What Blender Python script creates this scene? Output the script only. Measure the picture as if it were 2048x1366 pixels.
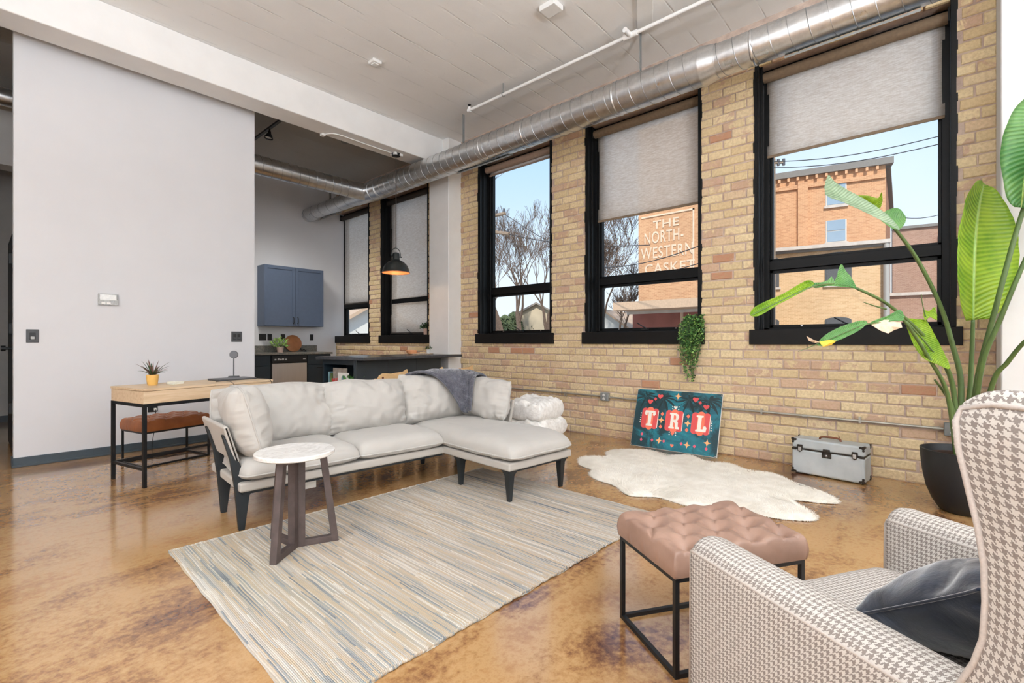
import bpy, bmesh, math, random
from mathutils import Vector, Matrix, noise
random.seed(7)
for _o in list(bpy.data.objects): bpy.data.objects.remove(_o, do_unlink=True)
SC = bpy.context.scene; COL = SC.collection
PI = math.pi
# ---------------------------------------------------------------- camera
YAW = math.radians(41.72); FPX = 960.0; CAMH = 1.12
FWD = Vector((math.cos(YAW), math.sin(YAW), 0)); RGT = Vector((math.sin(YAW), -math.cos(YAW), 0))
cd = bpy.data.cameras.new('camera'); cam = bpy.data.objects.new('camera', cd); COL.objects.link(cam)
cd.sensor_width = 36.0; cd.lens = FPX/2048*36.0; cd.clip_start = 0.05; cd.clip_end = 400
cam.location = (0, 0, CAMH); cam.rotation_euler = (PI/2, 0, YAW-PI/2)
SC.camera = cam
# ---------------------------------------------------------------- sky
wd = bpy.data.worlds.new('sky'); SC.world = wd; wd.use_nodes = True
wn = wd.node_tree.nodes; wl = wd.node_tree.links
bg = wn['Background']; tc = wn.new('ShaderNodeTexCoord'); sp = wn.new('ShaderNodeSeparateXYZ'); rp = wn.new('ShaderNodeValToRGB')
wl.new(tc.outputs['Generated'], sp.inputs[0]); wl.new(sp.outputs['Z'], rp.inputs[0])
nz = wn.new('ShaderNodeTexNoise'); nz.inputs['Scale'].default_value = 2.2; nz.inputs['Detail'].default_value = 4
wl.new(tc.outputs['Generated'], nz.inputs['Vector'])
mx = wn.new('ShaderNodeMix'); mx.data_type = 'RGBA'
rr = wn.new('ShaderNodeMapRange'); rr.inputs[1].default_value = .42; rr.inputs[2].default_value = .75; rr.inputs[4].default_value = .55
wl.new(nz.outputs[0], rr.inputs[0]); wl.new(rr.outputs[0], mx.inputs[0]); wl.new(rp.outputs[0], mx.inputs[6]); mx.inputs[7].default_value = (.80, .86, .92, 1)
wl.new(mx.outputs[2], bg.inputs['Color'])
e = rp.color_ramp.elements; e[0].position = 0.0; e[0].color = (.78, .85, .91, 1); e[1].position = .75; e[1].color = (.27, .46, .78, 1)
m = e.new(.12); m.color = (.70, .81, .92, 1); m = e.new(.35); m.color = (.45, .65, .90, 1)
bg.inputs['Strength'].default_value = 1.2
# ---------------------------------------------------------------- sun (lights the street side, falls from behind this building)
sd = bpy.data.lights.new('sun', 'SUN'); so = bpy.data.objects.new('sun', sd); COL.objects.link(so)
sd.energy = 3.6; sd.angle = math.radians(2); sd.color = (1, .93, .82)
so.rotation_euler = Vector((.72, .45, -.75)).to_track_quat('-Z', 'Y').to_euler()
# ---------------------------------------------------------------- added area lights, standing in for daylight from unseen windows behind the camera
def area(name, loc, direction, sx, sy, power, color=(1, 1, 1)):
    l = bpy.data.lights.new(name, 'AREA'); o = bpy.data.objects.new(name, l); COL.objects.link(o)
    l.shape = 'RECTANGLE'; l.size = sx; l.size_y = sy; l.energy = power; l.color = color
    o.location = loc; o.rotation_euler = Vector(direction).to_track_quat('-Z', 'Z').to_euler()
    return o
# (two torchiere floor lamps, added as fill behind the camera, are built further down, each with its own light)
area('fill_rear', (0.6, -4.44, 2.1), (0, 1, 0), 6.6, 2.8, 230, (.86, .935, 1))
area('fill_left', (-3.94, 1.0, 2.1), (1, 0, 0), 6.6, 2.8, 100, (.86, .935, 1))
SC.view_settings.view_transform = 'Standard'
try: SC.view_settings.look = 'None'
except Exception: pass
SC.view_settings.exposure = 0.16; SC.view_settings.gamma = 1.0; SC.view_settings.use_curve_mapping = False
SC.cycles.use_denoising = True
SC.cycles.max_bounces = 10; SC.cycles.diffuse_bounces = 5; SC.cycles.transparent_max_bounces = 12
SC.cycles.sample_clamp_indirect = 6.0; SC.cycles.caustics_reflective = False; SC.cycles.caustics_refractive = False

def at(u, v, d):
    "world point seen at photo pixel (u, v), d metres along the viewing axis"
    return Vector((0, 0, CAMH)) + FWD*d + RGT*((u-1024)/FPX*d) + Vector((0, 0, -(v-683)/FPX*d))

# ================================================================ helpers
def S2L(c):
    return tuple((x/255/12.92 if x/255 <= .04045 else ((x/255+.055)/1.055)**2.4) for x in c) + (1,)
MATS = {}
class NT:
    def __init__(s, name):
        s.m = bpy.data.materials.new(name); s.m.use_nodes = True
        s.n = s.m.node_tree.nodes; s.l = s.m.node_tree.links
        s.b = s.n['Principled BSDF']; s.out = s.n['Material Output']
        MATS[name] = s.m
    def node(s, t, **kw):
        n = s.n.new(t)
        for k, v in kw.items(): setattr(n, k, v)
        return n
    def set(s, n, i, v):
        if hasattr(v, 'is_output') or isinstance(v, bpy.types.NodeSocket): s.l.new(v, n.inputs[i])
        else: n.inputs[i].default_value = v
    def math(s, op, a, b=0.0, c=None):
        n = s.n.new('ShaderNodeMath'); n.operation = op; s.set(n, 0, a); s.set(n, 1, b)
        if c is not None: s.set(n, 2, c)
        return n.outputs[0]
    def mix(s, f, a, b):
        n = s.n.new('ShaderNodeMix'); n.data_type = 'RGBA'; s.set(n, 0, f); s.set(n, 6, a); s.set(n, 7, b); return n.outputs[2]
    def ramp(s, f, stops, interp='LINEAR'):
        n = s.n.new('ShaderNodeValToRGB'); n.color_ramp.interpolation = interp; e = n.color_ramp.elements
        e[0].position, e[0].color = stops[0][0], stops[0][1]; e[1].position, e[1].color = stops[-1][0], stops[-1][1]
        for p, c in stops[1:-1]:
            k = e.new(p); k.color = c
        s.set(n, 0, f); return n.outputs[0]
    def coord(s, kind='Object', scale=(1, 1, 1), rot=(0, 0, 0), loc=(0, 0, 0)):
        t = s.n.new('ShaderNodeTexCoord'); m = s.n.new('ShaderNodeMapping'); s.l.new(t.outputs[kind], m.inputs[0])
        m.inputs['Scale'].default_value = scale; m.inputs['Rotation'].default_value = rot; m.inputs['Location'].default_value = loc
        return m.outputs[0]
    def world(s, scale=(1, 1, 1), rot=(0, 0, 0), loc=(0, 0, 0)):
        g = s.n.new('ShaderNodeNewGeometry'); m = s.n.new('ShaderNodeMapping'); s.l.new(g.outputs['Position'], m.inputs[0])
        m.inputs['Scale'].default_value = scale; m.inputs['Rotation'].default_value = rot; m.inputs['Location'].default_value = loc
        return m.outputs[0]
    def noise(s, vec, scale=5, detail=4, rough=.55, dist=0):
        n = s.n.new('ShaderNodeTexNoise'); s.l.new(vec, n.inputs['Vector'])
        n.inputs['Scale'].default_value = scale; n.inputs['Detail'].default_value = detail; n.inputs['Roughness'].default_value = rough
        n.inputs['Distortion'].default_value = dist; return n.outputs[0]
    def bump(s, h, strength=.3, dist=.01):
        n = s.n.new('ShaderNodeBump'); s.set(n, 'Height', h); n.inputs['Strength'].default_value = strength; n.inputs['Distance'].default_value = dist
        s.l.new(n.outputs[0], s.b.inputs['Normal']); return n
    def pr(s, color=None, rough=None, metal=None, spec=None):
        if color is not None: s.set(s.b, 'Base Color', color)
        if rough is not None: s.set(s.b, 'Roughness', rough)
        if metal is not None: s.set(s.b, 'Metallic', metal)
        if spec is not None: s.set(s.b, 'Specular IOR Level', spec)
        return s
def plain(name, rgb, rough=.5, metal=0, spec=.5, var=.06, scale=18, bump=0, bscale=80):
    t = NT(name); c = S2L(rgb)
    n = t.noise(t.coord('Object'), scale, 4)
    d = tuple(max(0, x*(1-var)) for x in c[:3]) + (1,); b = tuple(min(1, x*(1+var)) for x in c[:3]) + (1,)
    t.pr(t.ramp(n, [(.3, d), (.7, b)]), rough, metal, spec)
    if bump: t.bump(t.noise(t.coord('Object'), bscale, 3), bump, .004)
    return t.m

class MB:
    def __init__(s): s.v = []; s.f = []; s.uv = {}
    def add(s, vs, fs, M=None):
        o = len(s.v)
        for p in vs:
            p = Vector(p); s.v.append((M @ p) if M else p)
        for f in fs: s.f.append(tuple(i+o for i in f))
        return s
    def box(s, a, b, M=None):
        x0, y0, z0 = (min(a[i], b[i]) for i in range(3)); x1, y1, z1 = (max(a[i], b[i]) for i in range(3))
        return s.add([(x0,y0,z0),(x1,y0,z0),(x1,y1,z0),(x0,y1,z0),(x0,y0,z1),(x1,y0,z1),(x1,y1,z1),(x0,y1,z1)],
                     [(0,3,2,1),(4,5,6,7),(0,1,5,4),(1,2,6,5),(2,3,7,6),(3,0,4,7)], M)
    def tube(s, pts, r, seg=8, cap=True, M=None, closed=False):
        pts = [Vector(p) for p in pts]; n = len(pts); vs = []; fs = []
        rs = list(r) if hasattr(r, '__len__') else [r]*n
        up = None
        for i, p in enumerate(pts):
            if closed: d = pts[(i+1) % n]-pts[i-1]
            else: d = pts[min(i+1, n-1)]-pts[max(i-1, 0)]
            d = d.normalized() if d.length > 1e-9 else Vector((0, 0, 1))
            if up is None:
                up = Vector((0, 0, 1)) if abs(d.z) < .9 else Vector((1, 0, 0))
            a = up-d*up.dot(d)
            if a.length < 1e-6: a = d.orthogonal()
            a.normalize(); up = a; b = d.cross(a)
            for k in range(seg):
                t = 2*PI*k/seg; vs.append(p+(a*math.cos(t)+b*math.sin(t))*rs[i])
        m = n if closed else n-1
        for i in range(m):
            j = (i+1) % n
            for k in range(seg):
                q = (k+1) % seg; fs.append((i*seg+k, i*seg+q, j*seg+q, j*seg+k))
        if cap and not closed:
            fs.append(tuple(reversed(range(seg)))); fs.append(tuple((n-1)*seg+k for k in range(seg)))
        return s.add(vs, fs, M)
    def cyl(s, p0, p1, r, seg=16, r2=None, M=None): return s.tube([p0, p1], [r, r if r2 is None else r2], seg, True, M)
    def lathe(s, prof, seg=32, c=(0, 0, 0), M=None, cap0=True, cap1=True):
        vs = []; fs = []; n = len(prof)
        for r, z in prof:
            for k in range(seg):
                t = 2*PI*k/seg; vs.append((c[0]+r*math.cos(t), c[1]+r*math.sin(t), c[2]+z))
        for i in range(n-1):
            for k in range(seg):
                q = (k+1) % seg; fs.append((i*seg+k, i*seg+q, (i+1)*seg+q, (i+1)*seg+k))
        if cap0: fs.append(tuple(reversed(range(seg))))
        if cap1: fs.append(tuple((n-1)*seg+k for k in range(seg)))
        return s.add(vs, fs, M)
    def prism(s, poly, z0, z1, M=None):
        n = len(poly); vs = [(x, y, z0) for x, y in poly]+[(x, y, z1) for x, y in poly]
        fs = [tuple(reversed(range(n))), tuple(range(n, 2*n))]+[(i, (i+1) % n, n+(i+1) % n, n+i) for i in range(n)]
        return s.add(vs, fs, M)
    def grid(s, fn, nu, nv, M=None, wrapu=False):
        vs = [fn(i/(nu if wrapu else nu-1), j/(nv-1)) for j in range(nv) for i in range(nu)]; fs = []
        for j in range(nv-1):
            for i in range(nu if wrapu else nu-1):
                k = (i+1) % nu; fs.append((j*nu+i, j*nu+k, (j+1)*nu+k, (j+1)*nu+i))
        return s.add(vs, fs, M)
    def build(s, name, mat=None, parent=None, smooth=None, bevel=0, seg=2, solid=0, sub=0, loc=None, rotz=None, uv=None):
        me = bpy.data.meshes.new(name); me.from_pydata([tuple(p) for p in s.v], [], s.f); me.update()
        bm = bmesh.new(); bm.from_mesh(me); bmesh.ops.recalc_face_normals(bm, faces=bm.faces); bm.to_mesh(me); bm.free()
        if mat: me.materials.append(MATS[mat] if isinstance(mat, str) else mat)
        o = bpy.data.objects.new(name, me); COL.objects.link(o)
        if parent: o.parent = parent
        if loc is not None: o.location = loc
        if rotz is not None: o.rotation_euler = (0, 0, rotz)
        if smooth is not None:
            me.polygons.foreach_set('use_smooth', [True]*len(me.polygons))
            if smooth < 180: me.set_sharp_from_angle(angle=math.radians(smooth))
        if bevel:
            b = o.modifiers.new('bevel', 'BEVEL'); b.width = bevel; b.segments = seg; b.limit_method = 'ANGLE'; b.angle_limit = math.radians(40)
            if smooth is None: me.polygons.foreach_set('use_smooth', [True]*len(me.polygons)); b.harden_normals = True
        if solid:
            b = o.modifiers.new('solid', 'SOLIDIFY'); b.thickness = solid; b.offset = 0
        if sub:
            b = o.modifiers.new('sub', 'SUBSURF'); b.levels = sub; b.render_levels = sub
        if uv == 'box': box_uv(me)
        elif uv: 
            L = me.uv_layers.new(name='UVMap')
            for lp in me.loops: L.data[lp.index].uv = uv[lp.vertex_index]
        return o
def box_uv(me):
    L = me.uv_layers.new(name='UVMap')
    for p in me.polygons:
        n = p.normal; ax = max(range(3), key=lambda i: abs(n[i])); a, b = [(1, 2), (0, 2), (0, 1)][ax]
        for li in p.loop_indices:
            c = me.vertices[me.loops[li].vertex_index].co; L.data[li].uv = (c[a], c[b])
def tag(o, label=None, cat=None, group=None, kind=None):
    if label: o['label'] = label
    if cat: o['category'] = cat
    if group: o['group'] = group
    if kind: o['kind'] = kind
    return o
def thing(name, label, cat, loc=(0, 0, 0), rotz=0, group=None, kind=None):
    o = bpy.data.objects.new(name, None); COL.objects.link(o); o.location = loc; o.rotation_euler = (0, 0, rotz); o.empty_display_size = .05
    return tag(o, label, cat, group, kind)
def struct(name, label=None, loc=(0, 0, 0)):
    o = bpy.data.objects.new(name, None); COL.objects.link(o); o.location = loc; tag(o, label, kind='structure'); return o
def copy_tree(o, parent=None):
    c = o.copy(); COL.objects.link(c); c.parent = parent
    for ch in list(o.children): copy_tree(ch, c)
    return c
def B(a, b): return MB().box(a, b)
def cat_rom(pts, n=8, closed=False):
    pts = [Vector(p) for p in pts]; out = []; m = len(pts)
    rng = range(m) if closed else range(m-1)
    for i in rng:
        if closed: p0, p1, p2, p3 = pts[i-1], pts[i], pts[(i+1) % m], pts[(i+2) % m]
        else: p0, p1, p2, p3 = pts[max(i-1, 0)], pts[i], pts[i+1], pts[min(i+2, m-1)]
        for k in range(n):
            t = k/n
            out.append(.5*((2*p1)+(p2-p0)*t+(2*p0-5*p1+4*p2-p3)*t*t+(3*p1-p0-3*p2+p3)*t**3))
    if not closed: out.append(pts[-1])
    return out
def TR(loc=(0, 0, 0), rx=0, ry=0, rz=0):
    return Matrix.Translation(loc) @ Matrix.Rotation(math.radians(rz), 4, 'Z') @ Matrix.Rotation(math.radians(ry), 4, 'Y') @ Matrix.Rotation(math.radians(rx), 4, 'X')

# ================================================================ materials
def m_all():
    plain('white_wall', (214, 215, 218), .75, spec=.2, var=.015, scale=3, bump=.06, bscale=60)
    plain('white_paint', (230, 230, 229), .7, spec=.25, var=.03, scale=4, bump=.15, bscale=30)
    plain('hall_wall', (185, 184, 182), .8, spec=.2, var=.03)
    plain('black_metal', (22, 24, 26), .42, spec=.4, var=.15)
    plain('black_frame', (9, 10, 11), .5, spec=.25, var=.2, scale=6)
    plain('black_sill', (17, 15, 14), .5, spec=.25, var=.25, scale=7)
    plain('baseboard_grey', (58, 70, 78), .5, var=.08)
    plain('charcoal_plate', (70, 71, 73), .5, var=.05)
    plain('plate_black', (18, 19, 20), .45, var=.1)
    plain('white_plastic', (236, 236, 232), .4, var=.01)
    plain('screen_silver', (168, 170, 170), .35, spec=.5, var=.25, scale=60)
    plain('lcd', (222, 224, 222), .2, var=.08, scale=50)
    plain('navy_cabinet', (84, 98, 120), .5, var=.04)
    plain('dark_cabinet', (27, 40, 48), .5, var=.12, scale=5)
    plain('island_panel', (52, 60, 66), .5, var=.1, scale=4)
    plain('island_top', (62, 64, 68), .25, spec=.5, var=.25, scale=25)
    plain('blackness', (10, 11, 12), .6, var=.1)
    plain('chrome', (190, 190, 192), .25, 1.0, var=.05)
    plain('brass_dark', (58, 52, 46), .45, .7, var=.4, scale=40)
    plain('pale_wood_stool', (216, 178, 128), .5, var=.12, scale=12)
    plain('soil', (58, 36, 24), .95, var=.4, scale=60, bump=.8, bscale=90)
    plain('planter_black', (25, 28, 31), .5, var=.25, scale=3)
    plain('pot_ochre', (222, 176, 96), .55, var=.06)
    plain('pot_blush', (200, 172, 158), .7, var=.08)
    plain('pot_white', (205, 208, 208), .6, var=.05)
    plain('terracotta_bowl', (226, 158, 112), .5, var=.06)
    plain('coaster', (236, 234, 222), .6, var=.03)
    plain('paper_white', (236, 235, 230), .6, var=.03)
    plain('mag_grey', (150, 140, 130), .5, var=.35, scale=14)
    plain('mag_teal', (110, 140, 148), .5, var=.3, scale=14)
    plain('mag_green', (92, 112, 66), .5, var=.3, scale=20)
    plain('red_ink', (206, 64, 60), .6, var=.05)
    plain('brown_leather_handle', (112, 62, 38), .5, var=.25, scale=40)
    plain('box_grey', (136, 139, 138), .45, .3, var=.1)
    plain('conduit_grey', (168, 165, 156), .38, .6, var=.12)
    plain('sofa_black', (28, 33, 36), .5, var=.1)
    plain('house_white', (225, 224, 220), .8, var=.05)
    plain('house_tan', (205, 190, 165), .8, var=.06)
    plain('roof_grey', (150, 142, 134), .9, var=.15)
    plain('roof_tan', (206, 176, 150), .9, var=.1)
    plain('shed_red', (150, 92, 80), .85, var=.15, scale=2)
    plain('shed_dark', (104, 72, 68), .85, var=.2, scale=2)
    plain('trim_stone', (205, 196, 188), .85, var=.12, scale=3)
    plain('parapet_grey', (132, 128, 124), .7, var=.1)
    plain('ext_glass', (150, 172, 192), .12, spec=.8, var=.1, scale=1)
    plain('ext_glass_dark', (92, 92, 94), .3, var=.12, scale=1)
    plain('ext_frame', (214, 208, 200), .7, var=.05)
    plain('bark', (110, 92, 80), .9, var=.25, scale=10)
    plain('evergreen', (92, 104, 72), .9, var=.3, scale=10)
    plain('pole_wood', (150, 130, 112), .9, var=.2)
    plain('wire', (70, 68, 70), .7, var=.05)
    plain('street', (150, 148, 142), .9, var=.12, scale=.6)
    plain('insulator', (80, 80, 86), .4, var=.05)
    plain('downspout', (176, 172, 168), .5, .2, var=.06)
    plain('sign_paint', (230, 204, 178), .9, var=.14, scale=3)
    plain('copper_inside', (206, 136, 92), .35, .4, var=.05)
    plain('pendant_black', (52, 56, 56), .3, .5, var=.15)
    plain('cord', (48, 44, 38), .7, var=.05)
    plain('plant_green', (74, 122, 58), .45, var=.3, scale=30)
    plain('plant_green_pale', (146, 182, 96), .45, var=.2, scale=30)
    plain('plant_dark', (52, 78, 46), .5, var=.3, scale=30)
    plain('plant_maroon', (112, 74, 62), .5, var=.3, scale=20)
    plain('stalk_green', (84, 108, 58), .42, var=.2, scale=10)
    plain('dead_leaf', (222, 196, 170), .7, var=.2, scale=30)
    plain('yellow_leaf', (226, 186, 62), .6, var=.2, scale=30)
    plain('red', (216, 80, 80), .55, var=.02); plain('coral', (240, 120, 92), .55, var=.02); plain('peach', (248, 178, 120), .55, var=.02)
    plain('cream', (246, 240, 228), .55, var=.02); plain('pink', (226, 96, 118), .55, var=.02)
    plain('board_edge', (232, 232, 228), .6, var=.02)
    plain('ceiling_fix', (228, 228, 226), .5, var=.02)
    plain('disc_grey', (98, 100, 104), .5, var=.05)
    plain('cutting_board', (172, 112, 68), .5, var=.2, scale=7)
    plain('ceramic_tray', (190, 170, 150), .7, var=.3, scale=60)
    plain('dark_wood', (78, 66, 63), .5, var=.3, scale=14)

    # stained concrete floor
    t = NT('floor_concrete'); w = t.world()
    ws = t.world(scale=(.42, 1.35, 1), rot=(0, 0, math.radians(-28)), loc=(3.3, 1.9, 0))
    n1 = t.noise(ws, 1.0, 7, .62, 1.0); n2 = t.noise(w, 2.6, 5, .6, .5); n3 = t.noise(w, 34, 5, .7); n4 = t.noise(t.world(loc=(7, 2, 0)), .35, 3)
    amp = t.ramp(n4, [(.35, (.34, .34, .34, 1)), (.65, (.62, .62, .62, 1))])
    f = t.math('ADD', t.math('ADD', t.math('MULTIPLY', t.math('SUBTRACT', n1, .5), .85), t.math('MULTIPLY', t.math('SUBTRACT', n3, .5), amp)), t.math('ADD', t.math('MULTIPLY', t.math('SUBTRACT', n2, .5), .5), .5))
    c3 = t.ramp(f, [(.25, S2L((78, 50, 40))), (.33, S2L((104, 68, 48))), (.40, S2L((138, 98, 62))), (.47, S2L((164, 124, 80))), (.55, S2L((180, 142, 96))), (.64, S2L((166, 124, 80))), (.78, S2L((138, 98, 62)))])
    t.pr(c3, t.math('ADD', t.math('MULTIPLY', n2, .16), .12), 0, .55)
    t.b.inputs['Coat Weight'].default_value = .5; t.b.inputs['Coat Roughness'].default_value = .10
    t.bump(n3, .02, .003)
    # ceiling: painted board-formed concrete (boards run along x)
    for nm, rgb in (('ceiling_concrete', (238, 238, 237)), ('ceiling_kitchen', (176, 175, 172))):  # kitchen copy is darker: the shade there is put into its grey
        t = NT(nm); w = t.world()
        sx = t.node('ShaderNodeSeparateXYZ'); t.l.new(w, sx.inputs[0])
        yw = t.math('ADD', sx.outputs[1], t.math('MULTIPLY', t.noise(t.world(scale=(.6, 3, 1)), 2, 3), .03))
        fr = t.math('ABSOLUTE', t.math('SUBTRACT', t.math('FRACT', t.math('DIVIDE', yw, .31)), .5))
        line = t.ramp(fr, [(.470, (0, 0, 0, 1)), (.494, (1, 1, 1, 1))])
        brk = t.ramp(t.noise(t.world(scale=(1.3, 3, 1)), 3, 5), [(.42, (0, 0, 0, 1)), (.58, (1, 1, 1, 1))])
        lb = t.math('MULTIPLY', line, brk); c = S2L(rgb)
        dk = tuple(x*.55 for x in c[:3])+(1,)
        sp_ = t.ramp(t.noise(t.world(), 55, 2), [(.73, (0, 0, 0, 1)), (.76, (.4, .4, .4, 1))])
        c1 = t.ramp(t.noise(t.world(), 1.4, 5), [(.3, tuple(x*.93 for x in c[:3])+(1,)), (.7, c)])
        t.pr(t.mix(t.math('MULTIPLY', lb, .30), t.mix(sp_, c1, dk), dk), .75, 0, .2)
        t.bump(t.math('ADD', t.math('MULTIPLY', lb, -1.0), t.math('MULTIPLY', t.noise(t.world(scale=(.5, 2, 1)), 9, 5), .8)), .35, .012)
    # bricks (one per object / one per island)
    for nm in ('brick_single', 'brick_many', 'mortar'):
        t = NT(nm); w = t.world()
        if nm == 'mortar':
            n = t.noise(w, 12, 6); t.pr(t.ramp(n, [(.3, S2L((170, 150, 138))), (.7, S2L((204, 184, 170)))]), .95, 0, .1)
            t.bump(t.noise(w, 70, 5), .7, .006); continue
        if nm == 'brick_single': r = t.node('ShaderNodeObjectInfo').outputs['Random']
        else: r = t.node('ShaderNodeNewGeometry').outputs['Random Per Island']
        base = t.ramp(r, [(0, S2L((214, 192, 152))), (.18, S2L((224, 205, 166))), (.36, S2L((216, 196, 156))), (.55, S2L((229, 210, 171))), (.70, S2L((222, 202, 166))), (.86, S2L((216, 192, 160))), (.945, S2L((204, 174, 150))), (.97, S2L((184, 136, 110))), (1, S2L((176, 118, 92)))], 'CONSTANT')
        r2 = t.math('FRACT', t.math('MULTIPLY', r, 37.3))
        n = t.noise(w, 9, 4, .6, .6)
        blot = t.ramp(t.math('ADD', n, t.math('MULTIPLY', t.math('GREATER_THAN', r2, .82), .17)), [(.60, (0, 0, 0, 1)), (.66, (.8, .8, .8, 1))])
        c = t.mix(blot, base, S2L((194, 160, 142)))
        c = t.mix(t.ramp(t.noise(w, 45, 5), [(.40, (.38, .38, .38, 1)), (.60, (0, 0, 0, 1))]), c, S2L((178, 154, 118)))
        c = t.mix(t.ramp(t.noise(w, 130, 3), [(.66, (0, 0, 0, 1)), (.74, (.6, .6, .6, 1))]), c, S2L((120, 92, 70)))
        t.pr(c, .85, 0, .15); t.bump(t.noise(w, 60, 6, .7), .5, .008)
    # galvanised duct
    t = NT('galvanised'); w = t.coord('Object', (1, 1, 1))
    n = t.noise(w, 14, 5, .7); n2 = t.noise(w, 3, 3)
    t.pr(t.ramp(n, [(.3, (.56, .57, .58, 1)), (.7, (.76, .77, .78, 1))]), t.math('ADD', t.math('MULTIPLY', n2, .22), .20), 1.0)
    t.bump(n2, .12, .02)
    t = NT('duct_seam'); t.pr(t.ramp(t.noise(t.coord('Object'), 30, 3), [(.3, (.30, .31, .32, 1)), (.7, (.46, .47, .48, 1))]), .45, 1.0)
    # steel appliance
    t = NT('steel'); n = t.noise(t.coord('Object', (120, 1, 1)), 3, 3); t.pr(t.ramp(n, [(.3, (.62, .60, .58, 1)), (.7, (.74, .72, .70, 1))]), .42, 1.0)
    # granite counter
    t = NT('granite'); n = t.noise(t.coord('Object'), 90, 5, .8); n2 = t.noise(t.coord('Object'), 14, 4)
    t.pr(t.mix(t.ramp(n, [(.42, (0, 0, 0, 1)), (.6, (1, 1, 1, 1))]), S2L((82, 86, 82)), t.ramp(n2, [(.35, S2L((128, 128, 120))), (.65, S2L((150, 138, 128)))])), .3)
    # shade fabric
    t = NT('shade_fabric')
    tr = t.node('ShaderNodeBsdfTranslucent'); tp = t.node('ShaderNodeBsdfTransparent'); df = t.node('ShaderNodeBsdfDiffuse')
    n = t.noise(t.coord('Object', (1, 6, 60)), 3, 4); nn = t.noise(t.coord('Object', (1, 70, 6)), 3, 3)
    c = t.mix(t.ramp(n, [(.36, (0, 0, 0, 1)), (.62, (1, 1, 1, 1))]), S2L((226, 217, 206)), S2L((251, 247, 241)))
    c = t.mix(t.ramp(nn, [(.35, (.3, .3, .3, 1)), (.6, (0, 0, 0, 1))]), c, S2L((222, 214, 206)))
    for d in (tr, df): t.l.new(c, d.inputs[0])
    s1 = t.node('ShaderNodeMixShader'); s1.inputs[0].default_value = .45; t.l.new(df.outputs[0], s1.inputs[1]); t.l.new(tr.outputs[0], s1.inputs[2])
    s2 = t.node('ShaderNodeMixShader'); s2.inputs[0].default_value = .24; t.l.new(s1.outputs[0], s2.inputs[1]); t.l.new(tp.outputs[0], s2.inputs[2])
    t.l.new(s2.outputs[0], t.out.inputs[0])
    plain('shade_roll', (124, 106, 86), .8, var=.12, scale=40); plain('shade_roll_dark', (54, 48, 44), .7, var=.12)
    plain('shade_roll_pale', (178, 158, 144), .8, var=.08, scale=40)
    # glass
    t = NT('glass'); tp = t.node('ShaderNodeBsdfTransparent'); tp.inputs[0].default_value = (.97, .98, .98, 1); gl = t.node('ShaderNodeBsdfGlossy'); gl.inputs[1].default_value = .02
    fz = t.node('ShaderNodeFresnel'); fz.inputs[0].default_value = 1.12
    s1 = t.node('ShaderNodeMixShader'); t.l.new(fz.outputs[0], s1.inputs[0]); t.l.new(tp.outputs[0], s1.inputs[1]); t.l.new(gl.outputs[0], s1.inputs[2]); t.l.new(s1.outputs[0], t.out.inputs[0])
    # oak desk
    t = NT('oak'); n = t.noise(t.coord('Object', (1.2, 14, 14)), 3.2, 6, .6, .5)
    t.pr(t.ramp(n, [(.3, S2L((200, 172, 138))), (.5, S2L((214, 189, 156))), (.7, S2L((222, 200, 172)))]), .5, 0, .3)
    # leather
    for nm, a, b in (('leather_tan', (136, 106, 91), (164, 132, 115)), ('leather_brown', (126, 72, 38), (164, 100, 56))):
        t = NT(nm); n = t.noise(t.coord('Object'), 7, 5)
        t.pr(t.ramp(n, [(.3, S2L(a)), (.7, S2L(b))]), t.math('ADD', t.math('MULTIPLY', n, .18), .34), 0, .5); t.bump(t.noise(t.coord('Object'), 160, 3), .12, .002)
    # linen upholstery
    for nm, rgb in (('linen', (184, 180, 174)), ('linen_base', (182, 176, 168))):
        t = NT(nm); n = t.noise(t.coord('Object'), 5, 5); c = S2L(rgb)
        wv = t.noise(t.coord('Object', (1, 1, 1)), 420, 2)
        t.pr(t.mix(t.math('MULTIPLY', wv, .18), t.ramp(n, [(.3, tuple(x*.94 for x in c[:3])+(1,)), (.7, c)]), tuple(x*.8 for x in c[:3])+(1,)), .95, 0, .1)
        t.b.inputs['Sheen Weight'].default_value = .15; t.bump(wv, .12, .0015)
    # marble
    t = NT('marble'); n = t.noise(t.coord('Object', (1, 2, 1)), 5, 8, .65, 1.6)
    t.pr(t.ramp(n, [(.40, S2L((236, 234, 230))), (.485, S2L((222, 219, 214))), (.5, S2L((206, 202, 198))), (.515, S2L((226, 223, 219))), (.6, S2L((238, 236, 233)))]), .25, 0, .5)
    # rug: stripes across its length, each row a twist of yarns
    t = NT('rug_weave'); o = t.coord('Object')
    s_ = t.node('ShaderNodeSeparateXYZ'); t.l.new(o, s_.inputs[0])
    xr = t.math('ADD', t.math('DIVIDE', s_.outputs[0], .0062), t.math('MULTIPLY', t.noise(t.coord('Object', (2, 2, 1)), 1.5, 2), 3.0)); ri = t.math('FLOOR', xr)
    w1 = t.node('ShaderNodeTexWhiteNoise', noise_dimensions='1D'); t.set(w1, 'W', ri)
    si = t.math('FLOOR', t.math('ADD', t.math('MULTIPLY', s_.outputs[1], 3.2), t.math('MULTIPLY', w1.outputs[0], 17.0)))
    cv = t.node('ShaderNodeCombineXYZ'); t.set(cv, 0, ri); t.set(cv, 1, si); w2_ = t.node('ShaderNodeTexWhiteNoise', noise_dimensions='2D'); t.l.new(cv.outputs[0], w2_.inputs[0])
    n3 = t.noise(t.coord('Object', (14, 1.0, 1), loc=(9, 1, 0)), 1.0, 3)
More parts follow.
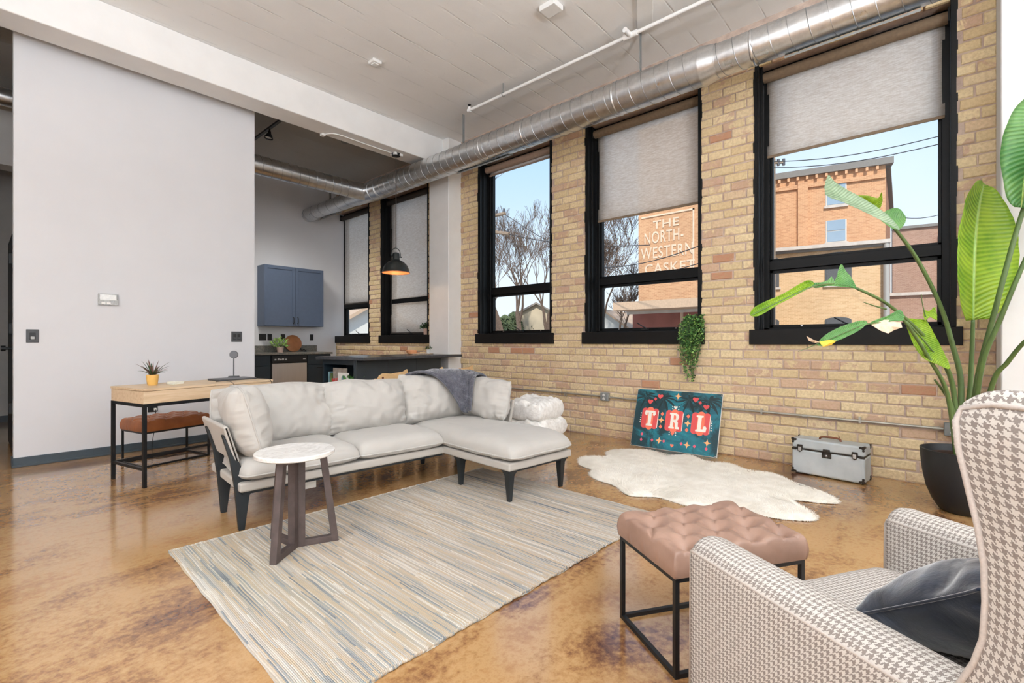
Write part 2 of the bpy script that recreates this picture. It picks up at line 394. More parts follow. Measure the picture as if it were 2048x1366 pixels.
    uu = t.math('ADD', t.math('MULTIPLY', w2_.outputs[0], .62), t.math('MULTIPLY', t.math('ADD', t.math('MULTIPLY', t.math('SUBTRACT', n3, .5), 2.6), .5), .38))
    c = t.ramp(uu, [(.0, S2L((84, 96, 108))), (.14, S2L((122, 132, 140))), (.26, S2L((158, 162, 162))), (.38, S2L((188, 174, 154))), (.50, S2L((198, 178, 152))), (.60, S2L((186, 182, 176))), (.72, S2L((206, 196, 182))), (.84, S2L((222, 217, 208))), (1, S2L((168, 172, 172)))])
    ph = t.math('MULTIPLY', ri, .5)
    row = t.math('ABSOLUTE', t.math('SUBTRACT', t.math('FRACT', xr), .5))
    kn = t.math('ABSOLUTE', t.math('SUBTRACT', t.math('FRACT', t.math('ADD', t.math('DIVIDE', s_.outputs[1], .011), ph)), .5))
    hgt = t.math('SUBTRACT', 1.0, t.math('ADD', row, kn))
    c = t.mix(t.ramp(hgt, [(.15, (.55, .55, .55, 1)), (.45, (0, 0, 0, 1))]), c, S2L((120, 106, 94)))
    c = t.mix(t.ramp(kn, [(.33, (0, 0, 0, 1)), (.42, (.45, .45, .45, 1))]), c, S2L((204, 188, 168)))
    t.pr(c, .95, 0, .1); t.bump(hgt, .7, .005)
    # fur
    t = NT('fur_white'); n = t.noise(t.world(), 12, 4); t.pr(t.ramp(n, [(.3, S2L((228, 221, 208))), (.7, S2L((246, 241, 231)))]), .95, 0, .05); t.b.inputs['Sheen Weight'].default_value = .3
    t = NT('fur_blanket'); n = t.noise(t.coord('Object'), 30, 5); t.pr(t.ramp(n, [(.3, S2L((222, 218, 212))), (.7, S2L((246, 244, 240)))]), .95, 0, .05); t.bump(t.noise(t.coord('Object'), 60, 5), .6, .01)
    t = NT('throw_grey'); n = t.noise(t.coord('Object'), 22, 6, .7); t.pr(t.ramp(n, [(.3, S2L((62, 62, 70))), (.55, S2L((88, 88, 97))), (.75, S2L((122, 121, 130)))]), .95, 0, .1)
    t.b.inputs['Sheen Weight'].default_value = .6; t.bump(t.noise(t.coord('Object'), 90, 5), .7, .008)
    t = NT('velvet_navy'); n = t.noise(t.coord('Object'), 6, 6, .65, 1.0); t.pr(t.ramp(n, [(.35, S2L((16, 22, 34))), (.55, S2L((30, 40, 58))), (.68, S2L((72, 84, 106)))]), .75, 0, .3)
    t.b.inputs['Sheen Weight'].default_value = .8; t.b.inputs['Sheen Roughness'].default_value = .35; t.bump(n, .3, .01)
    # houndstooth: a 2/2 twill of four dark and four light threads, each way
    t = NT('houndstooth'); u = t.node('ShaderNodeUVMap'); s_ = t.node('ShaderNodeSeparateXYZ'); t.l.new(u.outputs[0], s_.inputs[0])
    K = .0122/8
    i = t.math('FLOOR', t.math('DIVIDE', t.math('ADD', s_.outputs[0], 10), K)); j = t.math('FLOOR', t.math('DIVIDE', t.math('ADD', s_.outputs[1], 10), K))
    tw = t.math('LESS_THAN', t.math('MODULO', t.math('ADD', i, j), 4.0), 1.5)
    ca = t.math('LESS_THAN', t.math('MODULO', i, 8.0), 3.5); cb = t.math('LESS_THAN', t.math('MODULO', j, 8.0), 3.5)
    v = t.math('ADD', t.math('MULTIPLY', tw, ca), t.math('MULTIPLY', t.math('SUBTRACT', 1.0, tw), cb))
    wob = t.noise(t.coord('Object'), 300, 2)
    cd_ = t.mix(wob, S2L((128, 119, 113)), S2L((146, 137, 131)))
    t.pr(t.mix(v, S2L((204, 198, 191)), cd_), .95, 0, .1); t.bump(t.noise(t.coord('Object'), 500, 2), .3, .002)
    plain('hound_piping', (186, 177, 170), .9, var=.1, scale=300)
    # suitcase paint
    t = NT('case_paint'); n = t.noise(t.coord('Object'), 26, 6, .75); n2 = t.noise(t.coord('Object'), 5, 4)
    t.pr(t.mix(t.ramp(n, [(.66, (0, 0, 0, 1)), (.72, (.8, .8, .8, 1))]), t.ramp(n2, [(.3, S2L((166, 172, 174))), (.7, S2L((192, 197, 197)))]), S2L((104, 104, 102))), .45, 0, .4)
    # sign background: dark palms on teal
    t = NT('palm_print'); o = t.coord('Object'); n = t.noise(o, 3.2, 5, .6, .8); n2 = t.noise(t.coord('Object', (14, 3, 3)), 2, 4, .6, 1.5)
    c = t.ramp(n2, [(.3, S2L((16, 86, 104))), (.6, S2L((26, 122, 136))), (.75, S2L((40, 140, 150)))])
    t.pr(t.mix(t.ramp(n, [(.46, (0, 0, 0, 1)), (.54, (.9, .9, .9, 1))]), c, S2L((20, 48, 54))), .4)
    plain('palm_dark', (18, 44, 48), .45, var=.2)
    # leaf with ribs
    for nm, a, b_, tl in (('leaf_bright', (112, 160, 18), (176, 206, 60), .45), ('leaf_green', (66, 128, 62), (120, 168, 96), .25), ('leaf_grey', (120, 146, 112), (164, 184, 152), .15)):
        t = NT(nm); u = t.node('ShaderNodeUVMap'); s_ = t.node('ShaderNodeSeparateXYZ'); t.l.new(u.outputs[0], s_.inputs[0])
        au = t.math('ABSOLUTE', t.math('SUBTRACT', s_.outputs[0], .5))
        ribs = t.math('SINE', t.math('MULTIPLY', t.math('SUBTRACT', s_.outputs[1], t.math('MULTIPLY', au, .16)), 210.0))
        n = t.noise(t.coord('Object'), 5, 4)
        c = t.ramp(t.math('ADD', t.math('MULTIPLY', ribs, .10), n), [(.3, S2L(a)), (.7, S2L(b_))])
        c = t.mix(t.ramp(au, [(.015, (1, 1, 1, 1)), (.035, (0, 0, 0, 1))]), c, S2L((196, 214, 132)))
        t.pr(c, .32, 0, .5); t.bump(ribs, .35, .006)
        tr = t.node('ShaderNodeBsdfTranslucent'); t.l.new(c, tr.inputs[0]); ms = t.node('ShaderNodeMixShader'); ms.inputs[0].default_value = tl
        t.l.new(t.b.outputs[0], ms.inputs[1]); t.l.new(tr.outputs[0], ms.inputs[2]); t.l.new(ms.outputs[0], t.out.inputs[0])
    # far brick facades (bricks under a pixel or two)
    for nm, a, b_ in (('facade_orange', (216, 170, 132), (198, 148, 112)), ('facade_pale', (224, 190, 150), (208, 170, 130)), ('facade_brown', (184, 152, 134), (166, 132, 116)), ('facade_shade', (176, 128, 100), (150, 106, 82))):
        t = NT(nm); bt = t.node('ShaderNodeTexBrick'); u = t.node('ShaderNodeUVMap'); t.l.new(u.outputs[0], bt.inputs[0])
        bt.inputs['Color1'].default_value = S2L(a); bt.inputs['Color2'].default_value = S2L(b_); bt.inputs['Mortar'].default_value = S2L(tuple(min(255, x+14) for x in a))
        bt.inputs['Scale'].default_value = 1; bt.inputs['Brick Width'].default_value = .24; bt.inputs['Row Height'].default_value = .085; bt.inputs['Mortar Size'].default_value = .008
        n = t.noise(t.world(), .5, 4); t.pr(t.mix(t.ramp(n, [(.4, (0, 0, 0, 1)), (.7, (.35, .35, .35, 1))]), bt.outputs[0], S2L(tuple(x*.82 for x in a))), .9, 0, .1)
    t = NT('bulb_glow'); t.b.inputs['Emission Color'].default_value = (1, .62, .30, 1); t.b.inputs['Emission Strength'].default_value = 2.5
m_all()
# ================================================================ room shell
def wp(o, parent):
    "child built in world coordinates"
    o.parent = parent
    o.matrix_parent_inverse = (Matrix.Translation(parent.location) @ parent.rotation_euler.to_matrix().to_4x4()).inverted()
    return o
W = 4.96; CEIL = 4.17; YP = 6.13; YK = 9.27
tag(B((-4.2, -4.7, -.12), (W+.4, 10.0, 0)).build('floor', 'floor_concrete'), 'stained amber concrete floor', kind='structure')
tag(B((-4.2, -4.7, CEIL), (W+.4, 5.9, CEIL+.2)).build('ceiling', 'ceiling_concrete'), 'white painted board-formed concrete ceiling', kind='structure')
tag(B((-4.2, 5.9, CEIL), (W+.4, 10.0, CEIL+.2)).build('ceiling_kitchen', 'ceiling_kitchen'), 'bare concrete ceiling over the kitchen, its shade put into the grey', kind='structure')
tag(B((-4.2, 5.60, 3.78), (W, 5.93, CEIL)).build('beam', 'white_paint', bevel=.012), 'white painted concrete beam crossing the ceiling', kind='structure')
tag(B((4.713, 5.47, 0), (W+.02, 5.93, CEIL)).build('column_kitchen', 'white_paint', bevel=.012), 'white column between the kitchen and the brick wall', kind='structure')
tag(B((4.62, -.78, 0), (W+.02, -.306, CEIL)).build('column_right', 'white_paint', bevel=.012), 'white column at the right edge behind the plant', kind='structure')
tag(B((.235, YP, 0), (2.24, YP+.14, CEIL)).build('wall_partition', 'white_wall'), 'white partition wall behind the desk', kind='structure')
m = MB(); m.box((.225, YP-.014, 0), (2.24, YP, .085)); m.box((.222, YP-.014, 0), (.235, YP+.14, .085)); m.box((.225, YP-.02, .0), (2.24, YP, .02))
tag(m.build('baseboard_partition', 'baseboard_grey', bevel=.004), 'dark grey baseboard along the partition wall', kind='structure')
tag(B((2.10, YP+.14, 0), (2.24, YK, CEIL)).build('wall_kitchen_side', 'white_wall'), kind='structure')
tag(B((2.10, YK, 0), (W+.30, YK+.15, CEIL)).build('wall_kitchen_back', 'white_wall'), 'white kitchen back wall', kind='structure')
tag(B((-4.2, 9.7, 0), (2.24, 9.85, CEIL)).build('wall_hall', 'hall_wall'), 'grey wall at the end of the hallway', kind='structure')
tag(B((-4.2, 9.685, 0), (2.1, 9.7, .09)).build('baseboard_hall', 'baseboard_grey'), kind='structure')
tag(B((-1.0, 5.95, 0), (-.85, 9.7, CEIL)).build('wall_hall_side', 'hall_wall'), kind='structure')
# two walls behind the camera, each with one tall opening added for the fill light
def rear_wall(name, a, b, axis, lo, hi):
    m = MB(); z0, z1 = .7, 3.5
    def bx(s0, s1, q0, q1):
        if axis == 'x': m.box((s0, a, q0), (s1, b, q1))
        else: m.box((a, s0, q0), (b, s1, q1))
    L0, L1 = (-4.2, W+.4) if axis == 'x' else (-4.7, 9.85)
    bx(L0, lo, 0, CEIL); bx(hi, L1, 0, CEIL); bx(lo, hi, 0, z0); bx(lo, hi, z1, CEIL)
    return tag(m.build(name, 'white_wall'), kind='structure')
rear_wall('wall_rear', -4.7, -4.5, 'x', -2.7, 3.9); rear_wall('wall_left', -4.2, -4.0, 'y', -2.3, 4.3)
tag(B((-2.7, -4.62, .7), (3.9, -4.60, 3.5)).build('sun_blocker_rear', 'shade_roll_pale'), kind='structure')  # unseen panel added to stop the sun entering the rear opening
tag(B((-4.12, -2.3, .7), (-4.10, 4.3, 3.5)).build('sun_blocker_left', 'shade_roll_pale'), kind='structure')  # unseen panel added to keep sun out of the left opening

# ---------------------------------------------------------------- brick wall
OPEN = [(-.09, 1.317), (1.828, 3.216), (3.74, 5.085), (6.26, 7.63), (8.03, 9.27)]
ZS, ZH = 1.165, 3.75
m = MB(); X0, X1 = W+.007, W+.34
ys = -4.7
for (a, b) in OPEN:
    m.box((X0, ys, 0), (X1, a, CEIL)); m.box((X0, a, 0), (X1, b, ZS)); m.box((X0, a, ZH), (X1, b, CEIL)); ys = b
if ys < 9.27: m.box((X0, ys, 0), (X1, 9.3, CEIL))
wall = tag(m.build('wall_right', 'mortar'), 'pale yellow brick wall with five tall windows', kind='structure')
CH, BL, JT = .0866, .2165, .0125
def brick_mesh(k):
    rnd = random.Random(k); bm_ = MB(); L, D, Hh = 1, 1, 1
    q = lambda s: rnd.uniform(-s, s)
    # unit brick, front at x=0, back at x=+1 (scaled on the object); chipped front edges
    e = .045; f = .11
    vs = [(.0+abs(q(.12)), -.5+e*.5+q(.012), -.5+f+q(.05)), (.0+abs(q(.12)), .5-e*.5+q(.012), -.5+f+q(.05)), (.0+abs(q(.12)), .5-e*.5+q(.012), .5-f+q(.05)), (.0+abs(q(.12)), -.5+e*.5+q(.012), .5-f+q(.05)),
          (.22, -.5, -.5), (.22, .5, -.5), (.22, .5, .5), (.22, -.5, .5), (1, -.5, -.5), (1, .5, -.5), (1, .5, .5), (1, -.5, .5)]
    fs = [(0, 1, 2, 3), (0, 4, 5, 1), (1, 5, 6, 2), (2, 6, 7, 3), (3, 7, 4, 0), (4, 8, 9, 5), (5, 9, 10, 6), (6, 10, 11, 7), (7, 11, 8, 4)]
    return vs, fs
BV = [brick_mesh(k) for k in range(8)]
bricks = []
rows = int(4.1/CH)+1
for r in range(rows):
    z0 = r*CH+JT/2; z1 = min((r+1)*CH-JT/2, CEIL); zm = (z0+z1)/2
    if z1-z0 < .03: continue
    if 3.90 < zm: continue
    spans = []
    for (lo, hi) in ((-.306, 5.47), (5.93, 9.27)):
        if ZS-.03 < zm < ZH:
            cur = lo
            for (a, b) in OPEN:
                if b < lo or a > hi: continue
                if a-cur > .05: spans.append((cur, a))
                cur = b
            if hi-cur > .05: spans.append((cur, hi))
        else: spans.append((lo, hi))
    off = (.5 if r % 2 else 0)+random.uniform(-.12, .12)
    header = (r % 7 == 3)
    pitch = BL*.5 if False else BL
    for (lo, hi) in spans:
        y = lo; first = True
        k0 = math.floor(lo/pitch-off)
        k = k0
        while True:
            a = max(lo, (k+off)*pitch+random.uniform(-.006, .006)); b = min(hi, (k+1+off)*pitch)
            if a >= hi: break
            if b-a > .045:
                bricks.append((a+JT/2*(a > lo+.001), b-JT/2*(b < hi-.001), z0+random.uniform(-.0025, .0025), z1+random.uniform(-.0025, .0025)))
            k += 1
def shows(bk):
    y = (bk[0]+bk[1])/2; z = (bk[2]+bk[3])/2
    d = W*FWD.x+y*FWD.y
    if d < .3: return 0
    u = 1024+FPX*(W*RGT.x+y*RGT.y)/d; v = 683-FPX*(z-CAMH)/d
    if not (0 < u < 2048 and 0 < v < 1366): return 0
    if z > 3.62 or (y < .35 and z < .35): return 0
    return (bk[1]-bk[0])*(bk[3]-bk[2])/d**3
bricks.sort(key=shows, reverse=True)
bmeshes = []
for vs, fs in BV:
    me = bpy.data.meshes.new('brick'); me.from_pydata(vs, [], fs); me.update(); me.materials.append(MATS['brick_single']); bmeshes.append(me)
rest = MB()
for i, (a, b, z0, z1) in enumerate(bricks):
    dx = random.uniform(-.004, .003)
    sc = (.035, b-a, z1-z0); lc = (W+dx-.004, (a+b)/2, (z0+z1)/2)
    if i < 300:
        o = bpy.data.objects.new('brick', bmeshes[i % 8]); COL.objects.link(o); o.parent = wall; o.location = lc; o.scale = sc
    else:
        vs, fs = BV[i % 8]
        rest.add([(lc[0]+x*sc[0], lc[1]+y*sc[1], lc[2]+z*sc[2]) for x, y, z in vs], fs)
o = rest.build('brick_courses', 'brick_many', wall); o['kind'] = 'stuff'

# ---------------------------------------------------------------- windows
def window(n, y0, y1, label, far_liner=True, sill_lo=.04, sill_hi=.045, crank=True):
    yc = (y0+y1)/2; rt = struct('window_%d' % n, label, (5.1, yc, ZS))
    def P(mb, name, mat='black_frame', **k): return wp(mb.build(name, mat, **k), rt)
    sl = P(MB().box((W-.03, y0-sill_lo, 1.092), (W+.21, y1+sill_hi, 1.232)), 'sill', 'black_sill', bevel=.004)
    if far_liner:
        m = MB(); m.box((W-.004, y1-.035, 1.232), (W+.17, y1+.002, ZH)); m.box((W+.055, y1-.05, 1.232), (W+.075, y1-.03, ZH)); P(m, 'jamb_liner', bevel=.003)
        # ragged mortar edge painted black along the jamb
        m = MB(); pts = []; z = 1.24
        while z < ZH-.06:
            hh = random.uniform(.05, .16); m.box((W-.008, y1-.02, z), (W+.01, y1+random.choice((.003, .004, .005, .008, .014)), min(z+hh, ZH))); z += hh
        P(m, 'jamb_edge')
    m = MB(); m.box((W-.004, y0-.002, 1.232), (W+.17, y0+.03, ZH)); P(m, 'jamb_liner', bevel=.003)
    m = MB(); z = 1.24
    while z < ZH-.06:
        hh = random.uniform(.05, .16); m.box((W-.008, y0-random.choice((.003, .004, .006, .012)), z), (W+.01, y0+.02, min(z+hh, ZH))); z += hh
    P(m, 'jamb_edge')
    xa, xb = W+.17, W+.27
    e0 = y0+.03; e1 = y1-.035 if far_liner else y1
    f = .05 if far_liner else .03
    P(MB().box((xa, e0, 1.232), (xb, e0+.05, ZH)), 'frame_stile', bevel=.004)
    P(MB().box((xa, e1-f, 1.232), (xb, e1, ZH)), 'frame_stile', bevel=.004)
    P(MB().box((xa, e0, ZH-.07), (xb, e1, ZH)), 'frame_head', bevel=.004)
    P(MB().box((xa, e0, 1.232), (xb, e1, 1.252)), 'frame_foot', bevel=.003)
    P(MB().box((xa, e0+.05, 1.808), (xb, e1-f, 1.896)), 'transom', bevel=.004)
    g0, g1 = e0+.05, e1-f
    # sashes
    def sash(z0, z1, w, name):
        m = MB(); m.box((xa+.025, g0, z0), (xb-.02, g0+w, z1)); m.box((xa+.025, g1-w, z0), (xb-.02, g1, z1)); m.box((xa+.025, g0, z0), (xb-.02, g1, z0+w)); m.box((xa+.025, g0, z1-w), (xb-.02, g1, z1))
        s = P(m, name, bevel=.003)
        m = MB(); m.box((xa+.05, g0+w-.005, z0+w-.005), (xa+.056, g1-w+.005, z1-w+.005)); P(m, 'pane', 'glass')
    sash(1.252, 1.808, .028, 'lower_sash'); sash(1.896, ZH-.07, .022, 'upper_sash')
    if crank:
        m = MB(); m.box((xa-.012, yc-.05, 1.252), (xa+.02, yc+.05, 1.272)); m.tube([(xa-.01, yc-.02, 1.27), (xa-.02, yc+.02, 1.29), (xa-.03, yc+.09, 1.335)], [.007, .006, .006], 8)
        P(m, 'crank_handle', 'black_metal', smooth=40)
    for yy in (yc-.35, yc+.35):
        P(MB().box((xa+.018, yy-.008, 1.262), (xa+.03, yy+.008, 1.275)), 'catch', 'chrome')
    return rt
window(1, *OPEN[2], 'tall black window beside the column showing sky and bare trees')
window(2, *OPEN[1], 'tall black window in the middle showing the painted brick sign')
window(3, *OPEN[0], 'tall black window at right showing the orange brick building')
window(4, *OPEN[3], 'tall black kitchen window with its shade fully lowered')
window(5, *OPEN[4], 'tall kitchen window against the back wall', far_liner=False, sill_hi=-.002)
def shade(y0, y1, zb, label, roll='shade_roll', zt=3.66, x=5.085, drop=True):
    rt = thing('roller_shade', label, 'window shade', (x, (y0+y1)/2, zb), group='roller shades in the window openings')
    wp(MB().cyl((x, y0, zt), (x, y1, zt), .047, 24).build('roller', roll, smooth=40), rt)
    for ye in (y1-.004, y0-.006): wp(B((x-.05, ye, zt-.05), (x+.05, ye+.01, zt+.06)).build('bracket', 'black_metal'), rt)
    xs = x+.044
    if drop: wp(MB().grid(lambda u, v: (xs+.003*math.sin(v*3), y0+.02+(y1-y0-.04)*u, zt+(zb-zt)*v), 6, 10).build('fabric', 'shade_fabric', smooth=180, solid=.0012), rt)
    wp(MB().box((xs-.006, y0+.02, zb-.012), (xs+.006, y1-.02, zb+.014)).build('hem_bar', roll, bevel=.003), rt)
    m = MB(); pts = [(x-.03, y1-.006, zt)]+[(x-.035+.004*math.sin(k), y1-.008, zt-.12*k) for k in range(1, 14)]
    if not drop: m.tube(pts, .0025, 6); wp(m.build('pull_cord', 'white_plastic'), rt)
    return rt
shade(OPEN[0][0]+.04, OPEN[0][1]-.045, 2.905, 'pale woven shade half lowered in the right window above the orange building')
shade(OPEN[1][0]+.04, OPEN[1][1]-.045, 2.595, 'pale woven shade half lowered above the painted brick sign')
shade(OPEN[2][0]+.04, OPEN[2][1]-.045, 3.585, 'shade rolled right up in the window beside the column', 'shade_roll_pale', zt=3.66)
shade(OPEN[3][0]+.04, OPEN[3][1]-.045, 1.27, 'beige shade lowered to the sill behind the pendant lamp', 'shade_roll_dark')
shade(OPEN[4][0]+.04, OPEN[4][1]-.03, 1.885, 'beige shade in the far kitchen window above the open pane', 'shade_roll_dark')

# ---------------------------------------------------------------- ducts and pipes
XD, ZD = 4.38, 3.598
def duct(name, label, p0, p1, r, pitch, extra=()):
    p0 = Vector(p0); p1 = Vector(p1); rt = thing(name, label, 'duct', p0)
    wp(MB().tube([p0.lerp(p1, t/12) for t in range(13)], r, 40).build('duct_body', 'galvanised', smooth=40), rt)
    d = (p1-p0).normalized(); a = Vector((0, 0, 1)); b = d.cross(a); L = (p1-p0).length; n = int(L/pitch*20)
    pts = [p0+d*(L*i/n)+(a*math.cos(2*PI*i/20)+b*math.sin(2*PI*i/20))*(r+.0015) for i in range(n+1)]
    wp(MB().tube(pts, .0032, 4).build('spiral_seam', 'duct_seam', smooth=60), rt)
    for q in extra:
        c = p0+d*q; wp(MB().tube([c-d*.012, c-d*.004, c+d*.004, c+d*.012], [r+.001, r+.006, r+.006, r+.001], 40).build('band', 'galvanised', smooth=40), rt)
    return rt
YR = 1.50
rt = duct('spiral_duct', 'long galvanised spiral duct along the brick wall under the ceiling', (XD, 6.75, ZD), (XD, YR+.09, ZD), .161, .135, (.6, 2.4, 3.1, 4.3))
wp(MB().tube([(XD, YR+.10, ZD), (XD, YR+.09, ZD), (XD, YR-.03, ZD), (XD, YR-.04, ZD)], [.168, .168, .145, .145], 40).build('reducer', 'galvanised', smooth=40), rt)
duct('spiral_duct', 'narrower spiral duct section past the reducer at upper right', (XD, YR-.03, ZD), (XD, -.02, ZD), .139, .135, (.3,))
rt = duct('spiral_duct', 'spiral duct running above the kitchen cabinets into the main duct', (2.25, 7.15, ZD), (XD-.05, 7.15, ZD), .134, .13)
rt = duct('spiral_duct', 'short dim duct end past the junction in the kitchen corner', (XD, 7.5, ZD), (XD, YK, ZD), .128, .3)
jn = thing('duct_junction', 'angled duct junction where the two kitchen ducts meet', 'duct', (XD, 7.1, ZD))
wp(MB().tube([(XD, 6.72, ZD), (XD, 6.85, ZD), (XD, 7.3, ZD), (XD, 7.52, ZD)], [.166, .164, .15, .133], 40).build('wye_body', 'galvanised', smooth=40), jn)
wp(MB().tube([(XD-.36, 7.15, ZD), (XD-.05, 7.12, ZD)], [.139, .139], 40).build('wye_branch', 'galvanised', smooth=40), jn)
for yy in (6.74, 6.92, 7.45): wp(MB().tube([(XD, yy-.012, ZD), (XD, yy+.012, ZD)], .169 if yy < 7 else .141, 40).build('band', 'galvanised', smooth=40), jn)
def grille(y0, y1, r, label):
    rt = thing('air_grille', label, 'vent', (XD+.02, y0, ZD-r), group='supply grilles under the duct')
    M = Matrix.Translation((XD+.075, (y0+y1)/2, ZD-r*.93)) @ Matrix.Rotation(math.radians(-28), 4, 'Y')
    m = MB(); h = (y1-y0)/2
    m.box((-.05, -h, -.012), (.05, h, .006), M); wp(m.build('grille_frame', 'box_grey', bevel=.002), rt)
grille(.10, .95, .139, 'grey supply grille under the duct above the right window')
grille(4.0, 4.95, .161, 'grey supply grille under the duct beside the left window')
grille(8.2, 8.9, .128, 'grey supply grille under the dim kitchen duct end')
for (yy, r, lb) in ((4.778, .161, 'flat grey strap hanging the duct near the column'), (2.206, .161, 'flat grey strap hanging the duct near the sprinkler tee'), (8.4, .128, 'thin strap hanging the kitchen duct end')):
    tag(B((XD-.018, yy-.003, ZD+r-.01), (XD+.018, yy+.003, CEIL)).build('duct_strap', 'box_grey'), lb, 'strap', 'straps hanging the duct')
rt = thing('sprinkler_pipe', 'white sprinkler pipe hung below the ceiling beside the duct', 'pipe', (4.16, 4.43, 4.04))
m = MB(); m.tube([(4.16, 4.43, 4.035), (4.16, 1.0, 4.035), (4.16, -4.4, 4.035)], .017, 12); wp(m.build('pipe', 'white_paint', smooth=40), rt)
m = MB(); m.cyl((4.16, 4.43, 4.035), (4.16, 4.43, 4.075), .02, 12); m.cyl((4.16, 4.45, 4.035), (4.16, 4.41, 4.035), .024, 12); wp(m.build('elbow', 'white_paint', smooth=40), rt)
m = MB(); m.cyl((4.16, 4.43, 4.07), (4.16, 4.43, 4.10), .012, 10); m.cyl((4.16, 4.43, 4.10), (4.16, 4.43, 4.105), .022, 12); wp(m.build('sprinkler_head', 'black_metal', smooth=40), rt)
m = MB(); m.cyl((4.16, 2.27, 4.035), (4.16, 2.13, 4.035), .027, 14); m.cyl((4.16, 2.2, 4.035), (4.05, 2.2, 4.035), .024, 14); wp(m.build('tee', 'white_paint', smooth=40), rt)
for yy in (3.85, 1.2):
    m = MB(); m.cyl((4.16, yy, 4.04), (4.16, yy, CEIL), .005, 8); m.tube([(4.16+.024*math.cos(t*PI/6), yy, 4.037+.026*math.sin(t*PI/6)) for t in range(13)], .004, 6, closed=True); wp(m.build('hanger', 'box_grey', smooth=40), rt)
dv = Vector((.898, .44, 0)); nv = Vector((-.44, .898, 0)); p = Vector((4.34, 2.14, 0))
m = MB()
for sgn in (1,):
    a = p; b = p-dv*2.6
    q = [a+nv*.07, a-nv*.07, b-nv*.07, b+nv*.07]; m.prism([(v.x, v.y) for v in q], CEIL-.035, CEIL)
tag(m.build('ceiling_raceway', 'ceiling_fix', bevel=.004), 'flat white raceway strip on the ceiling by the sprinkler tee', 'raceway')
rt = thing('smoke_detector', 'small white smoke detector on the white ceiling', 'smoke detector', (2.904, 4.585, CEIL))
m = MB(); m.box((-.055, -.055, -.035), (.055, .055, 0)); m.build('detector_body', 'ceiling_fix', rt, bevel=.012, seg=3); B((-.03, -.03, -.045), (.03, .03, -.034)).build('detector_cap', 'ceiling_fix', rt, bevel=.004)
m = MB(); m.lathe([(.055, -.001), (.055, -.02), (.04, -.035)], 24); tag(m.build('smoke_detector', 'box_grey', smooth=40, loc=(3.75, 6.75, CEIL)), 'round grey detector on the kitchen ceiling', 'smoke detector')
tag(B((3.42, 2.55, CEIL-.05), (3.56, 2.72, CEIL)).build('ceiling_box', 'ceiling_fix', bevel=.006), 'white junction box on the ceiling at the top edge', 'junction box')
# hallway bits seen past the left end of the partition
d = struct('door_1', 'black open door seen edge-on past the partition')
wp(B((.255, 6.95, .02), (.30, 7.75, 2.2)).build('door_leaf', 'black_frame', bevel=.003), d)
for z in (.45, 1.25, 1.95): wp(B((.235, 6.93, z-.05), (.258, 6.98, z+.05)).build('hinge', 'black_metal'), d)
m = MB(); m.cyl((.255, 7.05, 1.05), (.20, 7.05, 1.05), .014, 12); m.cyl((.215, 7.05, 1.05), (.18, 7.05, 1.05), .028, 16); wp(m.build('door_knob', 'black_metal', smooth=40), d)
tag(B((-4, 8.6, 3.3), (2.1, 8.9, CEIL)).build('beam_hall', 'white_paint'), kind='structure')
m = MB(); m.cyl((-.85, 8.0, 3.92), (2.1, 8.0, 3.92), .10, 24); tag(m.build('hall_pipe', 'galvanised', smooth=40), 'dim metal duct in the hallway past the partition', 'duct')
# wall plates
def plate(name, label, x0, x1, z0, z1, y, mat, kids, cat):
    rt = thing(name, label, cat, ((x0+x1)/2, y, z0))
    wp(B((x0, y-.008, z0), (x1, y, z1)).build('plate', mat, bevel=.003), rt)
    for (a, b, c, d_, mt, nm, th) in kids: wp(B((a, y-.008-th, c), (b, y-.006, d_)).build(nm, mt, bevel=.002), rt)
plate('light_switch', 'single charcoal light switch at the left end of the partition', .313, .396, 1.11, 1.23, YP, 'charcoal_plate', [(.336, .373, 1.135, 1.20, 'plate_black', 'rocker', .004), (.342, .367, 1.14, 1.165, 'screen_silver', 'rocker_foot', .007)], 'light switch')
plate('light_switch', 'double charcoal light switch near the kitchen end of the partition', 1.985, 2.10, 1.115, 1.235, YP, 'charcoal_plate', [(2.005, 2.035, 1.145, 1.205, 'plate_black', 'rocker', .004), (2.05, 2.08, 1.145, 1.205, 'plate_black', 'rocker', .004), (2.008, 2.032, 1.148, 1.17, 'charcoal_plate', 'rocker_foot', .007), (2.053, 2.077, 1.148, 1.17, 'charcoal_plate', 'rocker_foot', .007)], 'light switch')
plate('thermostat', 'silver thermostat with pale screen on the partition wall', .806, .96, 1.478, 1.588, YP, 'screen_silver', [(.818, .945, 1.525, 1.58, 'lcd', 'display', .018), (.806, .96, 1.478, 1.588, 'screen_silver', 'housing', .014), (.83, .86, 1.488, 1.505, 'white_plastic', 'button', .017), (.87, .90, 1.488, 1.505, 'white_plastic', 'button', .017), (.945, .957, 1.53, 1.58, 'box_grey', 'button_column', .017)], 'thermostat')
plate('wall_outlet', 'black outlet on the partition under the desk', 1.20, 1.285, .385, .465, YP, 'plate_black', [(1.215, 1.24, .405, .445, 'blackness', 'socket', .003), (1.247, 1.272, .405, .445, 'blackness', 'socket', .003), (1.25, 1.27, .40, .425, 'white_plastic', 'plug', .03)], 'outlet')
